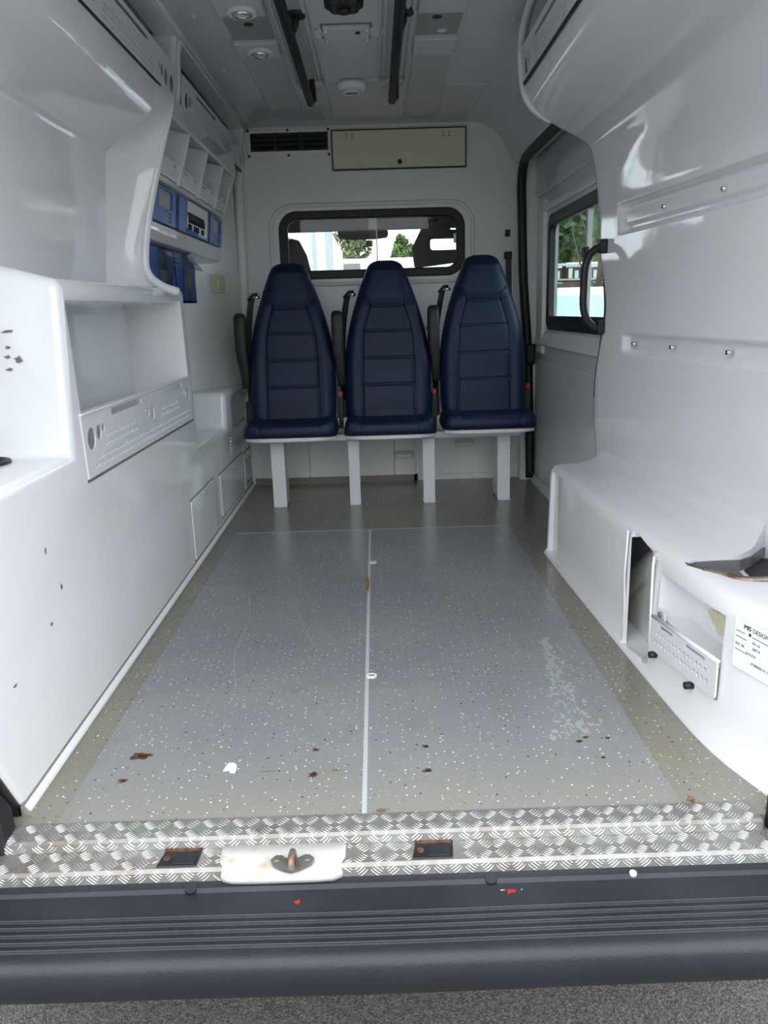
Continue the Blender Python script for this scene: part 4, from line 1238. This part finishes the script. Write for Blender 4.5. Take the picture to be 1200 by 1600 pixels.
tread('sill_plate', 'lower folded aluminium tread plate between upper plate and black bumper', [(1.172, -.0155), (1.121, -.0165), (1.115, -.021), (1.113, -.037)], -.74, .74, [(-.40, -.325, -1, .055), (-.290, -.076, -1, .1), (.035, .115, -1, .055)])
put('sill_core', MB().box(-.74, .74, 1.12, 1.20, -.06, -.0205), ALU, bpy.data.objects['sill_plate'])

def socket(x0, x1, label, sx):
    t = thing('hinge_socket', label, 'socket', ((x0 + x1) / 2, 1.145, -.018), 'black sockets let into the lower sill plate')
    put('socket_body', MB().prism([(x0, 1.123), (x1 - .004, 1.123), (x1, 1.168), (x0 + .008, 1.168)], (0, 0, -.020), X, Y, (0, 0, .006)), BLK, t, bevel=.002)
    put('socket_pad', MB().box(x0 + .028, x1 - .008, 1.128, 1.150, -.0145, -.0125), BUMP, t, bevel=.0008)
    put('socket_screw', MB().cyl((x0 + .015, 1.142, -.0145), (x0 + .015, 1.142, -.0118), .006, 12), DRUST, t)
    put('rust_edge', MB().box(x0 + .006, x1 - .004, 1.160, 1.1695, -.0145, -.0132), DRUST, t)
socket(-.398, -.326, 'black socket in the lower sill plate, left of the door latch', 0)
socket(.035, .108, 'black socket in the lower sill plate, right of the door latch', 0)

la = thing('door_latch', 'worn white latch plate with a rusty striker in the lower sill', 'latch', (-.183, 1.14, -.02))
po = [(-.290, 1.168), (-.080, 1.168), (-.078, 1.125), (-.095, 1.112), (-.270, 1.108), (-.292, 1.118)]
lp = []
for x, a, b in ((-.292, 1.166, 1.122), (-.284, 1.1675, 1.108), (-.268, 1.168, 1.103), (-.235, 1.168, 1.101), (-.13, 1.168, 1.101), (-.098, 1.168, 1.103), (-.084, 1.168, 1.110), (-.078, 1.167, 1.124)):
    c_ = 1 if -.285 < x < -.082 else .55
    lp.append([Vector((x, a, -.0205)), Vector((x, a, -.011)), Vector((x, (a + b) / 2 + .01, -.0112 - .003 * c_)), Vector((x, b + .018, -.0125 - .002 * c_)), Vector((x, b + .006, -.0185)), Vector((x, b, -.030)), Vector((x, b + .001, -.0375)), Vector((x, b + .006, -.0375))])
put('latch_plate', MB().loft(lp, True, True, True), DUST, la)
sp_ = [(-.214, 1.148), (-.205, 1.158), (-.193, 1.158), (-.186, 1.151), (-.160, 1.151), (-.151, 1.158), (-.140, 1.158), (-.131, 1.149), (-.135, 1.138), (-.158, 1.124), (-.172, 1.119), (-.188, 1.124), (-.208, 1.136)]
sp_ = [(-.166 + (a + .172) * .88, b - .0265) for a, b in sp_]
st_ = put('striker_plate', plate(sp_, [ell(-.1925, 1.1215, .0048, .0048, 10), ell(-.1415, 1.1215, .0048, .0048, 10)], .006, (0, 0, -.0085), X, Y), STEEL, la)
put('striker_loop', MB().tube(catmull([(-.166, 1.102, -.010), (-.166, 1.104, .000), (-.166, 1.114, .006), (-.166, 1.128, .003), (-.166, 1.132, -.010)], 5), .0062, 8), STEEL, st_)
for x in (-.1925, -.1415):
    put('striker_bolt', MB().cyl((x, 1.121, -.009), (x, 1.121, -.004), .0052, 8), STEEL, st_)

bu_ = thing('rear_bumper', 'charcoal plastic rear bumper step with long moulded ribs', 'bumper', (0, .99, -.12))
bp_ = [(1.116, -.0365), (1.110, -.039), (1.100, -.040), (1.096, -.046), (1.075, -.048), (1.056, -.049)]
yy = 1.050
for k in range(5):
    bp_ += [(yy, -.0500), (yy - .0018, -.0462), (yy - .0034, -.0468), (yy - .0050, -.0508)]
    yy -= .0152
bp_ += [(.974, -.0515), (.966, -.0535), (.9595, -.058), (.9545, -.066), (.9525, -.085), (.9535, -.104), (.966, -.126), (1.02, -.140), (1.116, -.140)]
def bum(x):
    d = .02 * max(0, abs(x) - .55)
    return [Vector((x, a + (d if a < 1.08 else 0) - (0.003 * math.exp(-((x + .0) / .25) ** 2) if a < 1.06 else 0), b_)) for a, b_ in bp_]
put('bumper_moulding', MB().loft([bum(-.98 + 1.96 * k / 40) for k in range(41)], True, True, False), BUMP, bu_, bevel=.0012, seg=2)
for x in (-.335, .165, .652, -.83):
    c_ = put('push_rivet', MB().cyl((x, 1.103, -.043), (x, 1.101, -.037), .0115, 18, .0095), BUMP, bu_)
put('push_rivet', MB().cyl((.402, 1.101, -.043), (.402, 1.100, -.037), .006, 14), mat('pale_rivet', (.5, .5, .46, 1), .5), bu_)
for i, (x, y, a) in enumerate(((-.155, 1.070, .006), (.195, 1.082, .009), (.215, 1.085, .004), (.182, 1.084, .004))):
    put('paint_chip', blob(x, y, a, a * .9, -.0495, .0022, 9, .5, i + 7), RED if i < 2 else PAPER, bu_)

# ================================================================== CAB BEYOND THE WINDOW
def lshape(y0, y1): pass
struct('ceiling', MB().prism([(4.12, 1.50), (4.80, 1.47), (5.12, 1.368), (5.20, 1.385), (4.85, 1.60), (4.12, 1.62)], (-.95, 0, 0), Y, Z, (1.90, 0, 0)), CABH)
cl = struct('wall_left', MB().box(-.98, -.93, 4.12, 5.9, -.1, .80), CABG)
put('pillar', MB().prism([(4.12, .7), (4.32, .7), (4.32, 1.6), (4.12, 1.6)], (-.98, 0, 0), Y, Z, (.08, 0, 0)), CABG, cl)
put('windscreen_pillar', MB().tube([(-.86, 5.18, 1.43), (-.90, 5.60, 1.05), (-.92, 6.0, .72)], .045, 8), CABG, cl)
cr = struct('wall_right', MB().box(.84, .88, 4.31, 5.9, -.1, .80), CABG)
put('pillar', MB().prism([(4.12, .7), (4.32, .7), (4.32, 1.6), (4.12, 1.6)], (.84, 0, 0), Y, Z, (.04, 0, 0)), CABG, cr)
put('windscreen_pillar', MB().tube([(.86, 5.18, 1.43), (.90, 5.60, 1.05), (.92, 6.0, .72)], .045, 8), CABG, cr)
db = thing('dashboard', 'dark dashboard across the cab below the windscreen', 'dashboard', (0, 5.6, .3))
put('dash_body', MB().prism([(5.2, .30), (5.2, .62), (5.35, .74), (6.0, .70), (6.0, .30)], (-.89, 0, 0), Y, Z, (1.72, 0, 0)), CABG, db, bevel=.02)
w3 = struct('window_3', MB().add([(-.86, 5.20, 1.382), (.86, 5.20, 1.382), (.91, 5.97, .72), (-.91, 5.97, .72)], [(0, 1, 2, 3)]), GLASS)

def cab_seat(x, label, hw, cutouts, zt):
    t = thing('cab_seat', label, 'seat', (x, 4.45, -.10), 'front seats in the cab')
    put('squab', MB().box(x - .24, x + .24, 4.38, 4.85, .25, .40), CABS, t, bevel=.05, seg=3)
    put('seat_back', MB().loft([[Vector((x + a * math.copysign(abs(cos(q_)) ** .5, cos(q_)), 4.32 + (z - .4) * -.05 + .07 * math.copysign(abs(sin(q_)) ** .5, sin(q_)), z)) for q_ in (2 * pi * (k + .5) / 24 for k in range(24))] for z, a in ((.36, .23), (.6, .24), (.85, .22), (1.0, .17), (1.05, .12), (1.06, .05))], True, True), CABS, t)
    put('seat_base', MB().box(x - .2, x + .2, 4.40, 4.8, -.04, .25), CABG, t)
    me = plate([(a + x, b) for a, b in hw], [[(a + x, b) for a, b in c] for c in cutouts], .07, (0, 4.33, 0), X, Z)
    put('headrest', me, CABS, t, bevel=.012)
    return t
cab_seat(-.44, 'black front cab seat on the left, seen through the partition window', [(-.16, 1.00), (.10, 1.00), (.108, 1.10), (.09, 1.18), (.055, 1.252), (.02, 1.262), (-.16, 1.262)], [rr(-.046, 1.192, -.018, 1.214, .004, 2), rr(-.050, 1.125, -.012, 1.162, .006, 3)], 1.26)
cab_seat(.38, 'black front cab seat on the right, its headrest a broad open frame', [(-.158, 1.098), (.06, 1.120), (.19, 1.10), (.21, 1.25), (.12, 1.36), (-.02, 1.345), (-.10, 1.335), (-.135, 1.27), (-.172, 1.20)], [rr(-.075, 1.185, .095, 1.243, .015, 4), rr(-.075, 1.305, -.035, 1.328, .006, 3), rr(.03, 1.285, .14, 1.30, .006, 3)], 1.36)
rv = thing('rear_view_mirror', 'dark rear view mirror hanging under the cab header', 'mirror', (.0, 5.12, 1.33))
put('mirror_shell', MB().loft([[Vector((-.06 + u, 5.06 + .02 * cos(q_), 1.345 + .034 * s_ * sin(q_))) for q_ in (2 * pi * k / 16 for k in range(16))] for u, s_ in ((-.15, .3), (-.14, .8), (-.05, 1), (.08, 1), (.15, .8), (.16, .3))], True, True), CABG, rv)
put('mirror_stalk', MB().tube([(.0, 5.12, 1.42), (.0, 5.11, 1.35)], .012, 8), CABG, rv)
put('camera_pod', MB().tube([(-.02, 5.06, 1.305), (-.02, 5.06, 1.27)], .022, 10), CABG, rv)

# ================================================================== OUTDOORS
def leafy(mb, cx, cy, cz, rx, ry, rz, n, s, q):
    for _ in range(n):
        while True:
            a, b, c = q.uniform(-1, 1), q.uniform(-1, 1), q.uniform(-1, 1)
            d = a * a + b * b + c * c
            if .25 < d < 1: break
        p = Vector((cx + a * rx, cy + b * ry, cz + c * rz))
        u = Vector((q.uniform(-1, 1), q.uniform(-1, 1), q.uniform(-1, 1))).normalized()
        v_ = u.cross(Vector((q.uniform(-1, 1), q.uniform(-1, 1), q.uniform(-1, 1)))).normalized()
        s_ = s * q.uniform(.6, 1.3)
        mb.add([p - u * s_, p + v_ * s_ * .55, p + u * s_, p - v_ * s_ * .55], [(0, 1, 2, 3)])
def tree(x, y, h, r, m_, label, seed, base=-.56, n=2600, s=.11):
    q = random.Random(seed)
    t = thing('tree', label, 'tree', (x, y, base))
    put('trunk', MB().tube([(x, y, base), (x + q.uniform(-.1, .1), y, base + h * .35), (x + q.uniform(-.3, .3), y, base + h * .75)], [.05 * h ** .8, .04 * h ** .8, .012 * h], 8), BARK, t)
    mb = MB()
    for k in range(7):
        a = q.uniform(0, 2 * pi)
        leafy(mb, x + r * .5 * cos(a), y + r * .5 * sin(a), base + h * q.uniform(.38, .82), r * .6, r * .6, h * .2, n // 7, s, q)
    leafy(mb, x, y, base + h * .85, r * .45, r * .45, h * .16, n // 6, s, q)
    stuff(put('foliage', mb, m_, t))
    return t
# seen through the cab windscreen
tk = thing('box_truck', 'white box truck parked ahead of the van, seen through the windscreen', 'truck', (-1.75, 13.5, -.56))
put('cargo_box', MB().box(-3.1, -.62, 12.0, 17.0, .1, 2.10), TRUCK, tk, bevel=.03)
put('corner_post', MB().box(-.68, -.58, 11.95, 12.08, .1, 2.10), TRUCKB, tk)
put('corner_post', MB().box(-.88, -.83, 11.94, 12.0, .1, 2.10), TRUCKB, tk)
put('side_rail', MB().box(-3.1, -.9, 11.96, 12.0, 1.35, 1.40), TRUCKB, tk)
put('side_rail', MB().box(-3.1, -.9, 11.96, 12.0, .95, 1.0), TRUCKB, tk)
put('lock_rod', MB().cyl((-1.25, 11.93, .3), (-1.25, 11.93, 1.9), .02, 8), TRUCKB, tk)
put('lock_rod', MB().cyl((-1.05, 11.93, .3), (-1.05, 11.93, 1.35), .02, 8), TRUCKB, tk)
put('chassis', MB().box(-2.9, -.8, 12.1, 16.9, -.2, .1), CABG, tk)
for x in (-2.9, -1.0):
    put('wheel', MB().cyl((x, 13.0, -.16), (x + .25, 13.0, -.16), .4, 20), RUB, tk)
tree(-.75, 30, 4.7, .85, LEAF2, 'olive green tree behind the box truck, left of the glass edge', 41)
tree(1.15, 34, 4.5, .62, LEAF, 'round green tree seen through the windscreen right of the middle headrest', 42)
tree(3.6, 37, 4.0, .9, LEAF2, 'low dull tree beyond the right cab headrest', 43)
def van(x, y, L, W, H, label, m_):
    t = thing('parked_van', label, 'van', (x, y, -.56))
    b = [(0, .45), (0, 1.0), (.18 * L, 1.15), (.30 * L, H), (L, H), (L, .45)]
    put('van_body', MB().prism(b, (x - L / 2, y - W / 2, -.56), X, Z, (0, W, 0)), m_, t, bevel=.08, seg=3)
    put('van_window', MB().prism([(.22 * L, 1.18), (.31 * L, H - .12), (.45 * L, H - .12), (.45 * L, 1.18)], (x - L / 2, y - W / 2 - .01, -.56), X, Z, (0, .02, 0)), SMOKE, t)
    for fx in (.18, .82):
        put('wheel', MB().cyl((x - L / 2 + fx * L, y - W / 2 - .02, -.56 + .33), (x - L / 2 + fx * L, y - W / 2 + .2, -.56 + .33), .33, 20), RUB, t)
van(-.1, 22, 4.6, 1.8, 2.78, 'white van parked far ahead, its roof left of the middle seat', TRUCK)
van(2.7, 27.5, 3.0, 1.8, 2.9, 'white van parked far ahead, behind the right cab headrest', TRUCK)

# seen through the side window
def car(x, y, label, m_, ang=0):
    t = thing('parked_car', label, 'car', (x, y, -.56))
    W = .86
    def st(yy, zz, hw): return [Vector((x - hw, y + yy, -.56 + zz)), Vector((x + hw, y + yy, -.56 + zz))]
    body = [(-2.0, .45, .80), (-2.05, .62, .84), (-1.95, .85, .85), (-1.0, .95, .86), (-.98, .45, .86)]
    prof_ = [(-2.0, .30), (-2.08, .60), (-2.0, .92), (-1.25, 1.10), (1.7, 1.14), (2.0, .95), (2.0, .30)]
    put('car_body', MB().prism(prof_, (x - W, y, -.56), Y, Z, (2 * W, 0, 0)), m_, t, bevel=.08, seg=3)
    hx_ = lambda zz: .80 if zz < 1.3 else .66
    cab_ = MB().loft([[Vector((x + sx * hx_(zz), y + a_, -.56 + zz)) for sx, a_ in ((-1, yy), (1, yy), (1, y2), (-1, y2))] for zz, yy, y2 in ((1.08, -1.3, 1.7), (1.60, -.60, 1.3), (1.67, -.42, 1.1))], True, True, False)
    put('roof', cab_, m_, t, bevel=.06, seg=3)
    put('windscreen', MB().add([(x - .73, y - 1.31, -.56 + 1.10), (x + .73, y - 1.31, -.56 + 1.10), (x + .62, y - .66, -.56 + 1.565), (x - .62, y - .66, -.56 + 1.565)], [(0, 1, 2, 3)]), mat('misted_windscreen', (.40, .52, .58, 1), .25), t)
    for sx in (-1, 1):
        for yy in (-1.3, 1.3):
            put('wheel', MB().cyl((x + sx * .66, y + yy, -.25), (x + sx * .87, y + yy, -.25), .31, 18), RUB, t)
        put('headlight', MB().box(x + sx * .68 - .12, x + sx * .68 + .12, y - 2.09, y - 2.02, .06, .17), LAMP, t, bevel=.02)
car(2.55, 10.9, 'pale blue car with a misted windscreen outside the side window', CARW)
fn = thing('board_fence', 'red-brown board fence with a white capping beyond the parked car', 'fence', (6.0, 22, -.56))
for k in range(6):
    put('fence_board', MB().box(2.2, 9.2, 21.96 + .01 * (k % 2), 22.0 + .01 * (k % 2), -.5 + .40 * k, -.12 + .40 * k), WOODR, fn)
for k in range(7):
    put('fence_post', MB().box(2.3 + 1.12 * k, 2.40 + 1.12 * k, 21.86, 21.955, -.56, 2.0), CABG if k % 2 else BARK, fn)
put('fence_cap', MB().box(2.2, 9.2, 21.85, 22.05, 1.93, 1.99), TRUCK, fn)
put('fence_cap', MB().box(2.2, 9.2, 21.88, 21.95, 1.55, 1.59), STRIPG, fn)
for k in range(14):
    put('fence_slat', MB().box(4.6 + .17 * k, 4.70 + .17 * k, 21.90, 21.95, 1.60, 1.92 - .06 * (k % 3)), TRUCK if k % 3 else CABG, fn)
van(6.4, 24.5, 4.0, 1.8, 2.66, 'white van behind the board fence outside the side window', TRUCK)
bank = struct('ground', MB().prism([(2, -.56), (2, 1.5), (6, 3.2), (14, 3.4), (14, -.56)], (0, 33, 0), X, Z, (0, 6, 0)), DRY)
for i, (x, y, h_, r, m_) in enumerate([(4.8, 31.5, 6.0, 1.2, LEAF), (7.2, 30.0, 7.0, 1.25, LEAF), (9.9, 31, 8.2, 1.4, LEAF2), (6.6, 41, 7.4, 2.4, LEAF2), (12.0, 42, 9.0, 2.6, LEAF)]):
    tree(x, y, h_, r, m_, ['bushy green tree behind the fence, far left in the side window', 'bushy green tree behind the fence, middle of the side window', 'taller dull green tree behind the fence, right in the side window', 'dull green tree on the bank, behind the bushy trees in the side window', 'tall green tree on the bank, behind the pole right of the window stile'][i], 70 + i, n=3200, s=.17)
bt = thing('bare_tree', 'thin bare leaning tree between the parked car and the fence', 'tree', (5.6, 20.5, -.56))
put('trunk', MB().tube([(5.6, 20.5, -.56), (5.75, 20.5, 2.0), (5.95, 20.5, 5.0)], [.10, .07, .03], 8), BARK, bt)
for k in range(7):
    z0 = 1.2 + .45 * k
    sx = 1 if k % 2 else -1
    put('branch', MB().tube([(5.70 + .03 * k, 20.5, z0), (5.70 + .03 * k + sx * .5, 20.4, z0 + .7), (5.70 + sx * .75, 20.3, z0 + 1.5)], [.035, .022, .008], 6), BARK, bt)

for o in bpy.data.objects:
    if '_base' in o: del o['_base']
